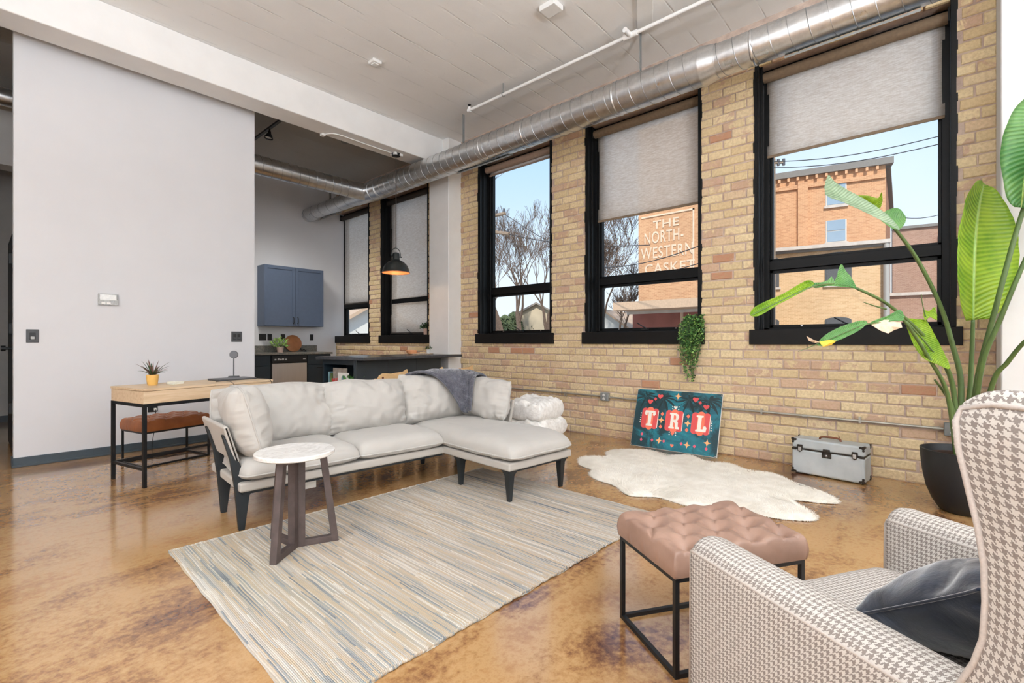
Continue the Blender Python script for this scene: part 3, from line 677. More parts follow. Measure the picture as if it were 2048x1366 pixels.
# surface conduit on the brick wall
rt = thing('wall_conduit', 'thin metal conduit along the foot of the brick wall', 'conduit', (W-.03, 2, .47))
m = MB(); m.tube([(W-.028, 5.4, .478), (W-.028, 3.0, .475), (W-.028, 2.87, .47), (W-.028, 1.5, .462), (W-.028, -.02, .452)], .0105, 10); wp(m.build('pipe', 'conduit_grey', smooth=40), rt)
for yy in (4.2, 1.95, .9, .02): wp(MB().cyl((W-.028, yy-.02, .478-.0048*(5.4-yy)), (W-.028, yy+.02, .478-.0048*(5.4-yy)), .0145, 10).build('coupling', 'conduit_grey', smooth=40), rt)
for yy in (3.5, 2.3, 1.25, .5): wp(B((W-.045, yy-.008, .44), (W-.005, yy+.008, .49)).build('pipe_clip', 'conduit_grey'), rt)
def jbox(y0, y1, z0, z1, label):
    rt = thing('outlet_box', label, 'outlet', (W-.03, (y0+y1)/2, z0), group='outlet boxes on the brick wall')
    wp(B((W-.055, y0, z0), (W-.006, y1, z1)).build('box_body', 'box_grey', bevel=.008, seg=3), rt)
    wp(B((W-.059, y0+.003, z0+.003), (W-.054, y1-.003, z1-.003)).build('cover', 'box_grey', bevel=.004), rt)
    yc = (y0+y1)/2; zc = (z0+z1)/2
    for dz in (.021, -.021):
        M = Matrix.Translation((W-.058, yc, zc+dz)) @ Matrix.Rotation(PI/2, 4, 'Y')
        s = wp(MB().lathe([(.0165, -.004), (.0165, .0), (.015, .002)], 20, M=M).build('receptacle', 'white_plastic', smooth=40), rt)
        m = MB(); m.box((W-.0622, yc-.008, zc+dz-.003), (W-.061, yc-.0055, zc+dz+.008)); m.box((W-.0622, yc+.0055, zc+dz-.003), (W-.061, yc+.008, zc+dz+.008)); m.box((W-.0622, yc-.003, zc+dz-.011), (W-.061, yc+.003, zc+dz-.006)); wp(m.build('slots', 'blackness'), s)
jbox(-.125, -.022, .405, .505, 'grey outlet box on the conduit beside the big plant')
jbox(2.88, 2.985, .425, .52, 'grey outlet box on the conduit left of the painted sign board')

# ================================================================ the street outside
tag(B((5.6, -60, -.9), (160, 160, -.8)).build('street_ground', 'street'), kind='structure', label='pale street ground outside the windows')
def fpoly(mb_name, mat, p, dvec, L, z0, z1, th, parent):
    "upright slab from p along dvec, metres in uv"
    d = Vector(dvec).normalized(); n = Vector((d.y, -d.x, 0))*th
    a = Vector(p); b = a+d*L
    m = MB(); q = [a, b, b+n, a+n]; m.prism([(v.x, v.y) for v in q], z0, z1)
    o = m.build(mb_name, mat); me = o.data; uvl = me.uv_layers.new(name='UVMap')
    for pl in me.polygons:
        for li in pl.loop_indices:
            c = me.vertices[me.loops[li].vertex_index].co; r = Vector((c.x, c.y, 0))-Vector((a.x, a.y, 0))
            uvl.data[li].uv = (r.dot(d)+r.dot(n.normalized()), c.z)
    return wp(o, parent)
def ext_window(p, d, n, s, z0, w, h, parent, arch=False, dark=False, trim='ext_frame'):
    "window set on a facade: frame proud, pane inside; p facade origin, d along, n outwards"
    c = p+d*s; M = Matrix(((d.x, n.x, 0, c.x), (d.y, n.y, 0, c.y), (0, 0, 1, z0), (0, 0, 0, 1)))
    m = MB(); t = .07
    m.box((-w/2-t, 0, -t), (w/2+t, .05, h+t*.2), M)
    if arch: m.prism([(w/2*1.12*math.cos(k*PI/10), w*.16*math.sin(k*PI/10)) for k in range(11)], 0, .05, M @ Matrix.Translation((0, .05, h)) @ Matrix.Rotation(PI/2, 4, 'X'))
    f = wp(m.build('window', trim if not dark else 'ext_glass_dark'), parent)
    m = MB(); m.box((-w/2, .05, 0), (w/2, .07, h*.48), M); m.box((-w/2, .05, h*.52), (w/2, .08, h), M)
    wp(m.build('pane', 'ext_glass' if not dark else 'ext_glass_dark'), f)
    wp(MB().box((-w/2-.15, 0, -.2), (w/2+.15, .14, -.06), M).build('window_sill', 'trim_stone'), f)
# right-hand orange building
dB = Vector((math.cos(math.radians(102.6)), math.sin(math.radians(102.6)), 0)); nB = Vector((-dB.y, dB.x, 0))
if nB.x > 0: nB = -nB
cB = at(1771, 683, 28.0); cB.z = 0
bl = thing('brick_building', 'tall orange brick building with flat roof seen through the right window', 'building', (cB.x, cB.y, -.8))
ztop = at(1771, 330, 28.0).z; zan = at(1768, 490, 27.3).z
fpoly('facade', 'facade_orange', cB, dB, 8.0, -.8, ztop, .5, bl)
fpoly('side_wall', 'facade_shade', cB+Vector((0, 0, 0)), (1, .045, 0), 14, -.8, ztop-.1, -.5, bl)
fpoly('parapet', 'parapet_grey', cB-dB*.35+nB*.25, dB, 8.3, ztop, ztop+.38, .9, bl)
fpoly('parapet', 'parapet_grey', cB+Vector((.3, -.22, 0)), (1, .045, 0), 14, ztop-.1, ztop+.25, -.5, bl)
fpoly('pilaster', 'facade_orange', cB+dB*3.85+nB*.18, dB, .55, 0, ztop-.4, .3, bl)
fpoly('corbel', 'facade_orange', cB+nB*.14, dB, 8, ztop-.75, ztop-.5, .3, bl)
for k in range(16): wp(B((-.06, -.06, 0.1), (.06, .06, .3)).build('corbel_block', 'facade_orange'), bl).matrix_parent_inverse = bl.matrix_parent_inverse if False else (Matrix.Translation(bl.location)).inverted() @ Matrix.Translation(cB+dB*(.4+.5*k)+nB*.2+Vector((0, 0, ztop-.35)))
for (s, v, w, h) in ((2.4, 483, .92, 1.28), (2.4, 409, .92, 1.4), (6.3, 497, .92, 1.3), (6.3, 428, .92, 1.3)):
    ext_window(cB+Vector((0, 0, 0)), dB, nB, s, at(1680, v, 29.2).z, w, h, bl, trim='ext_frame')
an = thing('brick_annex', 'pale brick lower annex with arched windows before the orange building', 'building', (cB.x, cB.y, -.8))
cA = at(1766, 683, 27.0); cA.z = 0
fpoly('facade', 'facade_pale', cA, dB, 7.8, -.8, zan, .45, an)
fpoly('side_wall', 'facade_pale', cA, -nB, 1.3, -.8, zan, .05, an)
fpoly('cornice', 'trim_stone', cA-dB*.3+nB*.4, dB, 8.1, zan, zan+.2, .9, an)
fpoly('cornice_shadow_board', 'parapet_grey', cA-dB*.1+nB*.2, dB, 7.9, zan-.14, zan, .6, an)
for s in (2.1, 5.75):
    ext_window(cA, dB, nB, s, at(1680, 566, 27.8).z, 1.15, 1.65, an, arch=True, dark=True)
    ext_window(cA, dB, nB, s, at(1680, 640, 27.8).z-1.65, 1.15, 1.65, an, arch=True, dark=True)
m = MB(); pz = cA-dB*.12+nB*.22; m.cyl((pz.x, pz.y, -.8), (pz.x, pz.y, zan), .15, 12); tag(m.build('downspout', 'downspout', smooth=40), 'grey downspout at the corner of the pale annex', 'downspout')
bk = thing('brick_building', 'brown brick building with lower roof right of the orange building', 'building', (46, 4, -.8))
pK = at(1785, 683, 40); pK.z = 0; dK = Vector((.18, -1, 0)).normalized()
fpoly('facade', 'facade_brown', pK, dK, 16, -.8, at(1830, 455, 39).z, -.5, bk)
fpoly('parapet', 'parapet_grey', pK-Vector((.2, 0, 0)), dK, 16, at(1830, 455, 39).z, at(1830, 452, 39).z+.1, -.5, bk)
fpoly('pier', 'facade_brown', pK+dK*3.0-Vector((.3, 0, 0)), dK, .7, -.8, at(1800, 470, 39).z, -.4, bk)
lw = thing('low_wing', 'low reddish brick wing with pale flashing beside the annex', 'building', (36, 1, -.8))
pL = at(1770, 683, 31); pL.z = 0
fpoly('facade', 'facade_brown', pL, dK, 14, -.8, at(1820, 590, 31).z, -.4, lw)
fpoly('flashing', 'trim_stone', pL-Vector((.2, 0, 0)), dK, 14, at(1820, 593, 31).z, at(1820, 587, 31).z, -.4, lw)
# sign building
sx = 27.0
pS = Vector((sx, sx*math.tan(YAW-math.atan((1277-1024)/FPX)), 0))
sb = thing('sign_building', 'orange brick building with a faded painted sign seen through the middle window', 'building', (sx, pS.y, -.8))
zt = 14.0
fpoly('facade', 'facade_orange', pS, (0, -1, 0), 7.4, -.8, zt, -.5, sb)
fpoly('side_wall', 'facade_orange', pS+Vector((.6, 0, 0)), (1, 0, 0), 8, -.8, zt, .3, sb)
fpoly('band_course', 'trim_stone', pS-Vector((.06, 0, 0)), (0, -1, 0), 7.4, at(1330, 584, 27).z+.75, at(1330, 584, 27).z+.85, -.3, sb)
def onS(u, v):
    "point on the sign wall"
    th = YAW-math.atan((u-1024)/FPX); y = sx*math.tan(th); d = sx*FWD.x+y*FWD.y
    return Vector((sx-.03, y, CAMH-(v-683)/FPX*d))
def textmesh(s, size, bold=0, font_sx=1.0):
    cu = bpy.data.curves.new('t', 'FONT'); cu.body = s; cu.size = size; cu.offset = bold; cu.align_x = 'CENTER'; cu.extrude = .001; cu.space_character = 1.1
    o = bpy.data.objects.new('t', cu); COL.objects.link(o); dg = bpy.context.evaluated_depsgraph_get(); me = bpy.data.meshes.new_from_object(o.evaluated_get(dg))
    bpy.data.objects.remove(o); return me
for (s, uc, vc, hpx, ext) in (('THE', 1332, 446, 16, .3), ('NORTH-', 1327, 472, 23, .0), ('WESTERN', 1333, 502, 23, .0), ('CASKET', 1338, 534, 20, .0)):
    c = onS(uc, vc); d_ = c.x*FWD.x+c.y*FWD.y; hh = hpx/FPX*d_
    me = textmesh(s, hh/.70, .012); me.materials.append(MATS['sign_paint'])
    o = bpy.data.objects.new('lettering', me); COL.objects.link(o); wp(o, sb)
    wid = {'THE': 52, 'NORTH-': 78, 'WESTERN': 104, 'CASKET': 100}[s]/FPX*d_/math.cos(math.radians(0))
    dims = max(v.co.x for v in me.vertices)-min(v.co.x for v in me.vertices)
    span = abs(onS(uc+{'THE': 26, 'NORTH-': 39, 'WESTERN': 52, 'CASKET': 50}[s], vc).y-onS(uc-{'THE': 26, 'NORTH-': 39, 'WESTERN': 52, 'CASKET': 50}[s], vc).y)
    o.matrix_basis = Matrix.Translation((c.x, c.y, c.z-hh*.5)) @ Matrix.Rotation(-PI/2, 4, 'Z') @ Matrix.Rotation(PI/2, 4, 'X') @ Matrix.Diagonal((span/dims, 1, 1, 1))
    if s == 'THE':
        # slab serifs
        m = MB()
m = MB(); a0 = onS(1279, 437); a1 = onS(1389, 437)
yb0, yb1 = a0.y-.15, a1.y; zs0, zs1 = onS(1389, 540).z, onS(1389, 416).z
m.box((sx-.05, yb1, zs1-.09), (sx-.01, yb0, zs1)); m.box((sx-.05, yb1, zs0), (sx-.01, yb1+.09, zs1)); wp(m.build('sign_border', 'sign_paint'), sb)
# open shed in front of the sign building
sh = thing('shed', 'low reddish shed with pale sloping roof below the painted sign', 'shed', (22, 9, -.8))
q = lambda u, v, d: at(u, v, d)
a = q(1268, 683, 21); b = q(1470, 683, 18.2)
d = Vector((b.x-a.x, b.y-a.y, 0)).normalized(); n = Vector((d.y, -d.x, 0))
if n.x > 0: n = -n
zr = q(1330, 622, 20).z
fpoly('back_wall', 'shed_red', (a.x, a.y, 0), d, (b-a).length, -.8, zr, .12, sh)
fpoly('end_panel', 'shed_dark', (a.x-.1, a.y, 0), d, 1.9, -.8, zr-.12, -.2, sh)
fpoly('roof', 'roof_tan', (a.x+n.x*.5, a.y+n.y*.5, 0), d, (b-a).length, zr, zr+.32, 1.3, sh)
fpoly('fascia', 'trim_stone', (a.x+n.x*.6, a.y+n.y*.6, 0), d, (b-a).length, zr-.12, zr+.04, .06, sh)
for s in (2.2, 3.2): 
    c = a+d*s+n*.15; wp(B((c.x-.05, c.y-.05, -.8), (c.x+.05, c.y+.05, zr)).build('post', 'roof_tan'), sh)
# far houses
def house(label, c, ang, L, Wd, hw, hr, wall_m, roof_m, nw):
    rt = thing('house', label, 'house', (c.x, c.y, -.8), math.radians(ang))
    m = MB(); m.box((-L/2, -Wd/2, 0), (L/2, Wd/2, hw)); m.add([(-L/2, -Wd/2, hw), (-L/2, Wd/2, hw), (-L/2, 0, hw+hr), (L/2, -Wd/2, hw), (L/2, Wd/2, hw), (L/2, 0, hw+hr)], [(0, 1, 2), (3, 5, 4)]); m.build('house_wall', wall_m, rt)
    m = MB(); o_ = .4
    for s in (1, -1):
        m.add([(-L/2-o_, s*(Wd/2+o_), hw-o_*hr/(Wd/2)), (L/2+o_, s*(Wd/2+o_), hw-o_*hr/(Wd/2)), (L/2+o_, 0, hw+hr), (-L/2-o_, 0, hw+hr), (-L/2-o_, s*(Wd/2+o_), hw-o_*hr/(Wd/2)+.18), (L/2+o_, s*(Wd/2+o_), hw-o_*hr/(Wd/2)+.18), (L/2+o_, 0, hw+hr+.18), (-L/2-o_, 0, hw+hr+.18)],
              [(0, 1, 2, 3), (4, 7, 6, 5), (0, 4, 5, 1), (1, 5, 6, 2), (2, 6, 7, 3), (3, 7, 4, 0)])
    m.build('roof', roof_m, rt)
    for k in range(nw):
        x = -L/2+L*(k+.5)/nw
        w_ = B((x-.5, -Wd/2-.05, hw*.45), (x+.5, -Wd/2, hw*.8)).build('window', 'ext_frame', rt); B((x-.4, -Wd/2-.08, hw*.48), (x+.4, -Wd/2-.04, hw*.77)).build('pane', 'ext_glass_dark', w_)
    for k in (-1, 1):
        w_ = B((-L/2-.05, k*Wd*.2-.45, hw*.5), (-L/2, k*Wd*.2+.45, hw*.85)).build('window', 'ext_frame', rt); B((-L/2-.08, k*Wd*.2-.36, hw*.53), (-L/2-.04, k*Wd*.2+.36, hw*.82)).build('pane', 'ext_glass_dark', w_)
c = at(1080, 650, 52); house('far pale house with grey roof behind the trees in the left window', c, 35, 12, 7, 3.6, 1.9, 'house_tan', 'roof_grey', 4)
c = at(1245, 650, 46); house('far white gabled house behind the bare tree in the middle window', c, 8, 9, 5.2, 2.8, 1.8, 'house_white', 'roof_tan', 3)
c = at(1030, 650, 66); house('far tan house low beside the evergreens in the left window', c, 20, 7, 6, 3.2, 1.4, 'house_tan', 'roof_tan', 2)
c = at(712, 640, 27); house('white house with gabled roof seen in the open kitchen pane', c, 75, 7, 5, 2.3, 1.5, 'house_white', 'roof_tan', 2)
# bare trees
def tree(label, base, height, spread, seed, levels=6, lean=0):
    rnd = random.Random(seed); rt = thing('bare_tree', label, 'tree', base, group='bare winter trees across the street')
    tr = MB(); br = MB()
    def grow(p, d, L, r, lv):
        pts = [p]; rs = [r]; dd = d.copy()
        for k in range(4):
            dd = (dd+Vector((rnd.uniform(-1, 1), rnd.uniform(-1, 1), rnd.uniform(-.3, .6)))*.13).normalized(); pts.append(pts[-1]+dd*L/4); rs.append(r*(1-.1*(k+1)))
        (tr if lv >= levels-1 else br).tube(pts, [max(x, .012) for x in rs], 5 if lv > 2 else 3, False)
        if lv <= 0: return
        n = rnd.choice((3, 3, 4)) if lv > 1 else 3
        for k in range(n):
            t = rnd.choice((2, 3, 4, 4)); q = pts[t]
            ax = Vector((rnd.uniform(-1, 1), rnd.uniform(-1, 1), rnd.uniform(-.2, .4)))
            nd = (dd*1.0+ax.normalized()*rnd.uniform(.35, .85)*spread+Vector((0, 0, .18))).normalized()
            grow(q, nd, L*rnd.uniform(.62, .84), rs[t]*rnd.uniform(.55, .75), lv-1)
    trunk_d = Vector((lean, 0, 1)).normalized()
    grow(Vector(base), trunk_d, height*.30, height*.02, levels)
    wp(tr.build('trunk', 'bark', smooth=60), rt); wp(br.build('branches', 'bark', smooth=60), rt)
for (u, d_, hgt, sd, lb) in ((1008, 30, 14.0, 3, 'tall bare tree with forked trunk at the left of the left window'), (1100, 34, 13.0, 11, 'bare spreading tree at the right of the left window'), (1040, 40, 15.0, 5, 'slimmer bare tree in the middle of the left window'), (1246, 38, 9.0, 8, 'bare tree standing just left of the painted sign wall'), (1205, 36, 11.5, 21, 'bare tree at the left edge of the middle window')):
    p = at(u, 683, d_); tree(lb, (p.x, p.y, -.8), hgt, .9, sd)
def evergreen(u, d_, h, r, lb, seed):
    p = at(u, 683, d_); rnd = random.Random(seed); m = MB()
    for k in range(420):
        t = rnd.random()**.7; a = rnd.uniform(0, 2*PI); rr = r*(1-t)*rnd.uniform(.5, 1)+.1; z = h*t
        c_ = Vector((rr*math.cos(a), rr*math.sin(a), z)); dr = Vector((math.cos(a), math.sin(a), -.3))*.55; sd_ = Vector((-math.sin(a), math.cos(a), 0))*.16
        m.add([c_+sd_, c_-sd_, c_+dr, c_+Vector((0, 0, .22))], [(0, 1, 2), (0, 2, 3), (1, 3, 2)])
    rt = thing('evergreen_tree', lb, 'tree', (p.x, p.y, -.8), group='evergreens by the far houses')
    m.build('foliage', 'evergreen', rt); MB().cyl((0, 0, 0), (0, 0, h*.9), .12, 8, .03).build('trunk', 'bark', rt)
evergreen(1010, 44, 4.2, 2.0, 'low dark evergreen at the foot of the left window trees', 1); evergreen(1028, 46, 4.6, 1.8, 'dark pointed evergreen left of the far tan house', 2); evergreen(1062, 47, 5.2, 1.5, 'slim evergreen before the far pale house', 3)
# power pole and wires
pp = at(986, 683, 24); rt = thing('power_pole', 'wooden power pole with two crossarms at the edge of the left window', 'power pole', (pp.x, pp.y, -.8))
wp(MB().cyl((pp.x, pp.y, -.8), (pp.x, pp.y, 8.0), .13, 10, .10).build('pole', 'pole_wood', smooth=40), rt)
for (v0, u1, v1) in ((434, 1010, 427), (462, 1018, 468)):
    a = at(974, v0, 24.2); b = at(u1, v1, 23.4); wp(MB().tube([a, b], .09, 6).build('crossarm', 'pole_wood'), rt)
    for t in (.1, .55, .95): c = a.lerp(b, t); wp(MB().cyl(c, c+Vector((0, 0, .24)), .05, 8).build('insulator', 'insulator'), rt)
def wire(label, pts):
    m = MB(); q = [at(*p) for p in pts]; m.tube([q[0].lerp(q[-1], k/14)-Vector((0, 0, math.sin(PI*k/14)*.25)) for k in range(15)], .016, 4)
    tag(m.build('overhead_wire', 'wire'), label, 'wire', 'overhead wires across the street')
wire('overhead wire sloping down through the left window sky', [(1006, 426, 23.5), (1240, 545, 20)])
wire('lower overhead wire crossing the left window above the branches', [(1014, 468, 23.5), (1300, 490, 20)])
wire('upper overhead wire across the middle window', [(1180, 535, 20), (1420, 484, 15)])
wire('lower overhead wire crossing the painted sign', [(1180, 556, 20), (1420, 520, 15)])
wire('upper overhead wire in the right window sky', [(1520, 324, 20), (1900, 267, 16)])
wire('lower overhead wire in the right window sky', [(1520, 336, 20), (1900, 283, 16)])
wire('thin wire low in the sky beside the orange building roof', [(1780, 431, 24), (1910, 420, 22)])
pi = at(1545, 328, 21); rt = thing('power_pole', 'power pole top with insulators at the left of the right window', 'power pole', (pi.x, pi.y, -.8))
wp(MB().cyl((pi.x, pi.y, -.8), (pi.x, pi.y, pi.z+.2), .12, 10).build('pole', 'pole_wood'), rt)
a = at(1540, 327, 21); b = at(1568, 325, 20.9); wp(MB().tube([a, b], .05, 6).build('crossarm', 'pole_wood'), rt)
for t in (.6, .98): c = a.lerp(b, t); wp(MB().cyl(c-Vector((0, 0, .12)), c+Vector((0, 0, .16)), .06, 8).build('insulator', 'insulator'), rt)
# ================================================================ soft goods
def puff_fn(p=5.0, q=.45): return lambda u, v: (max(0, 1-abs(u)**p)*max(0, 1-abs(v)**p))**q
def cushion(name, w, d, h, mat, parent, M, seam=.5, p=5.0, q=.45, k=.05, wr=.006, seed=0, nu=40, nv=32, droop=0, piping=True, pm=None, pr=.0045, freq=5.0, creases=(), gather=0, KE=4):
    "closed soft cushion in the XY plane, thickness along Z; welt at the seam"
    f = puff_fn(p, q); m = MB(); zs = h*seam
    def pt(a, b, top):
        u = math.sin(a*PI/2); v = math.sin(b*PI/2)
        x = u*w/2*(1-k*abs(v)**KE); y = v*d/2*(1-k*abs(u)**KE); t = f(u, v)
        z = zs+(h-zs)*t if top else zs-zs*t
        e = 1-min(1, t*1.0)
        n = noise.noise(Vector((x*freq+seed, y*freq*1.0, 3.1*seed)))*1.0+.6*noise.noise(Vector((x*freq*2.6+seed, y*freq*2.6, 7.7*seed)))
        edge = max(abs(u), abs(v))
        s_ = wr*n*(.45+1.2*edge**3)
        for (cu, cv, cs, ang) in creases:
            dd = (u-cu)*math.cos(ang)+(v-cv)*math.sin(ang); ll = -(u-cu)*math.sin(ang)+(v-cv)*math.cos(ang)
            s_ -= cs*math.exp(-(dd/.035)**2)*math.exp(-(ll/.3)**2)
        z += (s_ if top else -s_*.5)*min(1, t*3)
        if gather:
            eu_ = abs(u)**4; ev_ = abs(v)**4
            gz_ = gather*(ev_*noise.noise(Vector((x*48+seed, v*1.5, 1)))+eu_*noise.noise(Vector((y*48+seed, u*1.5, 4))))*(1-abs(u*v)**8)
            z += gz_*(1 if top else -1)*min(1, t*4)
            x += .016*noise.noise(Vector((v*1.3, seed, u)))*abs(u); y += .020*noise.noise(Vector((u*1.6, seed+5, v)))*abs(v)
        z -= droop*(u*u*.5+v*v*.5)*h
        return Vector((x, y, z))
    top = [[pt(-1+2*i/(nu-1), -1+2*j/(nv-1), True) for i in range(nu)] for j in range(nv)]
    bot = [[pt(-1+2*i/(nu-1), -1+2*j/(nv-1), False) for i in range(nu)] for j in range(nv)]
    vs = [c for r in top for c in r]; idx = {}
    fs = [(j*nu+i, j*nu+i+1, (j+1)*nu+i+1, (j+1)*nu+i) for j in range(nv-1) for i in range(nu-1)]
    def bi(i, j):
        if i in (0, nu-1) or j in (0, nv-1): return j*nu+i
        if (i, j) not in idx: idx[(i, j)] = len(vs); vs.append(bot[j][i])
        return idx[(i, j)]
    fs += [(bi(i, j), bi(i, j+1), bi(i+1, j+1), bi(i+1, j)) for j in range(nv-1) for i in range(nu-1)]
    m.add(vs, fs, M); o = m.build(name, mat, parent, smooth=180)
    if piping:
        loop = [top[0][i] for i in range(nu)]+[top[j][nu-1] for j in range(1, nv)]+[top[nv-1][i] for i in range(nu-2, -1, -1)]+[top[j][0] for j in range(nv-2, 0, -1)]
        MB().tube([M @ c for c in loop[::2]], pr, 6, closed=True).build('piping', pm or mat, o, smooth=180)
    return o

# ---------------------------------------------------------------- rugs
rt = thing('area_rug', 'flat woven striped rug in cream, tan and blue grey under the sofa', 'rug', (1.82, 2.2, 0), math.radians(-1.2))
rl, rw = 2.30, 1.66
poly = []
for i in range(60): poly.append((-rl/2+rl*i/60, -rw/2+.006*math.sin(i*.9)+random.uniform(-.003, .003)))
for i in range(40): poly.append((rl/2+.004*math.sin(i*1.3), -rw/2+rw*i/40))
for i in range(60): poly.append((rl/2-rl*i/60, rw/2+.006*math.sin(i*1.1)+random.uniform(-.003, .003)))
for i in range(40): poly.append((-rl/2-.055*(1-i/40)*0+.004*math.sin(i), rw/2-rw*i/40))
def rugpt(u, v):
    x = -rl/2+rl*u; y = -rw/2+rw*v
    e = min(min(u, 1-u)*rl, min(v, 1-v)*rw)
    return Vector((x+.002*math.sin(v*37), y+.006*math.sin(u*55)*(abs(v-.5)*2)**6, .002+.009*min(1, e/.012)**.5+.0012*noise.noise(Vector((x*2, y*2, 0)))))
m = MB(); m.grid(rugpt, 140, 90); m.build('rug_body', 'rug_weave', rt, smooth=180)
for s in (-1, 1):
    m = MB(); m.tube([(-rl/2+rl*i/120, s*(rw/2-.004)+.004*math.sin(i*1.9), .0075) for i in range(121)], .0065, 6); m.build('bound_edge', 'rug_weave', rt, smooth=180)
# sheepskin
outline = [(3.83, 2.56), (3.97, 2.50), (4.05, 2.40), (4.26, 2.52), (4.40, 2.44), (4.56, 2.20), (4.52, 1.98), (4.62, 1.80), (4.50, 1.60), (4.54, 1.40), (4.42, 1.22), (4.44, 1.02), (4.30, .86), (4.18, .66), (3.99, .52), (3.90, .60), (3.84, .76), (3.74, .72), (3.60, .60), (3.49, .58), (3.42, .66), (3.36, .80), (3.34, 1.02), (3.22, 1.25), (3.26, 1.50), (3.16, 1.68), (3.30, 1.88), (3.34, 2.06), (3.44, 2.20), (3.58, 2.26), (3.64, 2.42)]
ol = [(p.x, p.y) for p in cat_rom([(x, y, 0) for x, y in outline], 6, True)]
sk = thing('sheepskin_rug', 'cream sheepskin rug with wavy outline near the brick wall', 'rug', (3.85, 1.5, 0))
cx = sum(p[0] for p in ol)/len(ol); cy = sum(p[1] for p in ol)/len(ol)
bmx = bmesh.new(); vsx = [bmx.verts.new((x, y, .004)) for x, y in ol]; fx = bmx.faces.new(vsx)
bmesh.ops.triangulate(bmx, faces=[fx]); bmesh.ops.subdivide_edges(bmx, edges=bmx.edges[:], cuts=3, use_grid_fill=True)
rim = set(v for e in bmx.edges if len(e.link_faces) == 1 for v in e.verts)
from mathutils import kdtree
kd = kdtree.KDTree(len(rim))
for i, v in enumerate(rim): kd.insert(v.co, i)
kd.balance()
for v in bmx.verts:
    dd = kd.find(v.co)[2]; v.co.z = .004+.026*min(1, dd/.05)**.6+.004*noise.noise(v.co*9)
bmesh.ops.recalc_face_normals(bmx, faces=bmx.faces)
me = bpy.data.meshes.new('hide'); bmx.to_mesh(me); bmx.free(); me.materials.append(MATS['fur_white']); me.polygons.foreach_set('use_smooth', [True]*len(me.polygons))
o = bpy.data.objects.new('hide', me); COL.objects.link(o); wp(o, sk)
def inside(x, y):
    c = False; j = len(ol)-1
    for i in range(len(ol)):
        if ((ol[i][1] > y) != (ol[j][1] > y)) and (x < (ol[j][0]-ol[i][0])*(y-ol[i][1])/(ol[j][1]-ol[i][1])+ol[i][0]): c = not c
        j = i
    return c
m = MB(); cnt = 0; rnd = random.Random(5)
while cnt < 26000:
    x = rnd.uniform(3.1, 4.7); y = rnd.uniform(.45, 2.62)
    if not inside(x, y): continue
    dd = kd.find(Vector((x, y, .004)))[2]; z = .004+.024*min(1, dd/.05)**.6
    a = noise.noise(Vector((x*3, y*3, 0)))*3+rnd.uniform(-.7, .7); l = rnd.uniform(.012, .03); dx, dy = math.cos(a)*l, math.sin(a)*l; wx, wy = -dy*.09, dx*.09
    m.add([(x-wx, y-wy, z-.002), (x+wx, y+wy, z-.002), (x+dx, y+dy, z+rnd.uniform(.004, .013))], [(0, 1, 2)]); cnt += 1
for i in range(len(ol)):
    x0, y0 = ol[i]; x1, y1 = ol[(i+1) % len(ol)]; nx, ny = y1-y0, -(x1-x0); L = math.hypot(nx, ny) or 1
    if inside((x0+x1)/2+nx/L*.004, (y0+y1)/2+ny/L*.004): nx, ny = -nx, -ny
    for k in range(int(L/.004)+2):
        t = rnd.random(); x = x0+(x1-x0)*t; y = y0+(y1-y0)*t; l = rnd.uniform(.008, .02); z = rnd.uniform(.004, .016)
        wx, wy = -ny/L*.002, nx/L*.002
        m.add([(x-wx, y-wy, z), (x+wx, y+wy, z), (x+nx/L*l+rnd.uniform(-.006, .006), y+ny/L*l+rnd.uniform(-.006, .006), rnd.uniform(.001, .01))], [(0, 1, 2)])
o = wp(m.build('fur', 'fur_white'), sk); o['kind'] = 'stuff'

# ---------------------------------------------------------------- sofa
sf = thing('sectional_sofa', 'pale grey linen sectional sofa with chaise and black legs', 'sofa', (1.057, 3.10, 0), math.radians(-4.5))
def prismz(poly, z0, z1): return MB().prism(poly, z0, z1)
prismz([(-.02, -.055), (1.425, -.055), (1.425, -.815), (2.09, -.815), (2.09, .64), (-.02, .64)], .232, .288).build('base', 'linen_base', sf, bevel=.014, seg=3)
m = MB(); 
for (a_, b_) in (((.0, -.035, .216), (1.43, -.005, .233)), ((.0, .58, .216), (2.05, .61, .233)), ((1.44, -.79, .216), (2.07, -.76, .233))): B(a_, b_).build('under_rail', 'sofa_black', sf)
zt = .285
cushion('seat_cushion', .745, .60, .150, 'linen', sf, Matrix.Translation((.363, .22, zt)), seam=.28, p=6, q=.42, k=.055, KE=9, wr=.006, seed=1.3, gather=.004, pr=.006, nu=56, nv=44)
cushion('seat_cushion', .715, .60, .150, 'linen', sf, Matrix.Translation((1.075, .22, zt)), seam=.28, p=6, q=.42, k=.055, KE=9, wr=.006, seed=2.7, gather=.004, pr=.006, nu=56, nv=44)
cushion('chaise_cushion', .70, 1.36, .155, 'linen', sf, Matrix.Translation((1.765, -.165, zt)), seam=.26, p=7, q=.40, k=.05, KE=10, wr=.007, seed=4.1, nu=56, nv=84, gather=.004, pr=.006, creases=((-.75, .55, .006, .1), (-.6, .6, .005, -.2), (-.5, .5, .005, .3), (-.85, .45, .006, .0)))
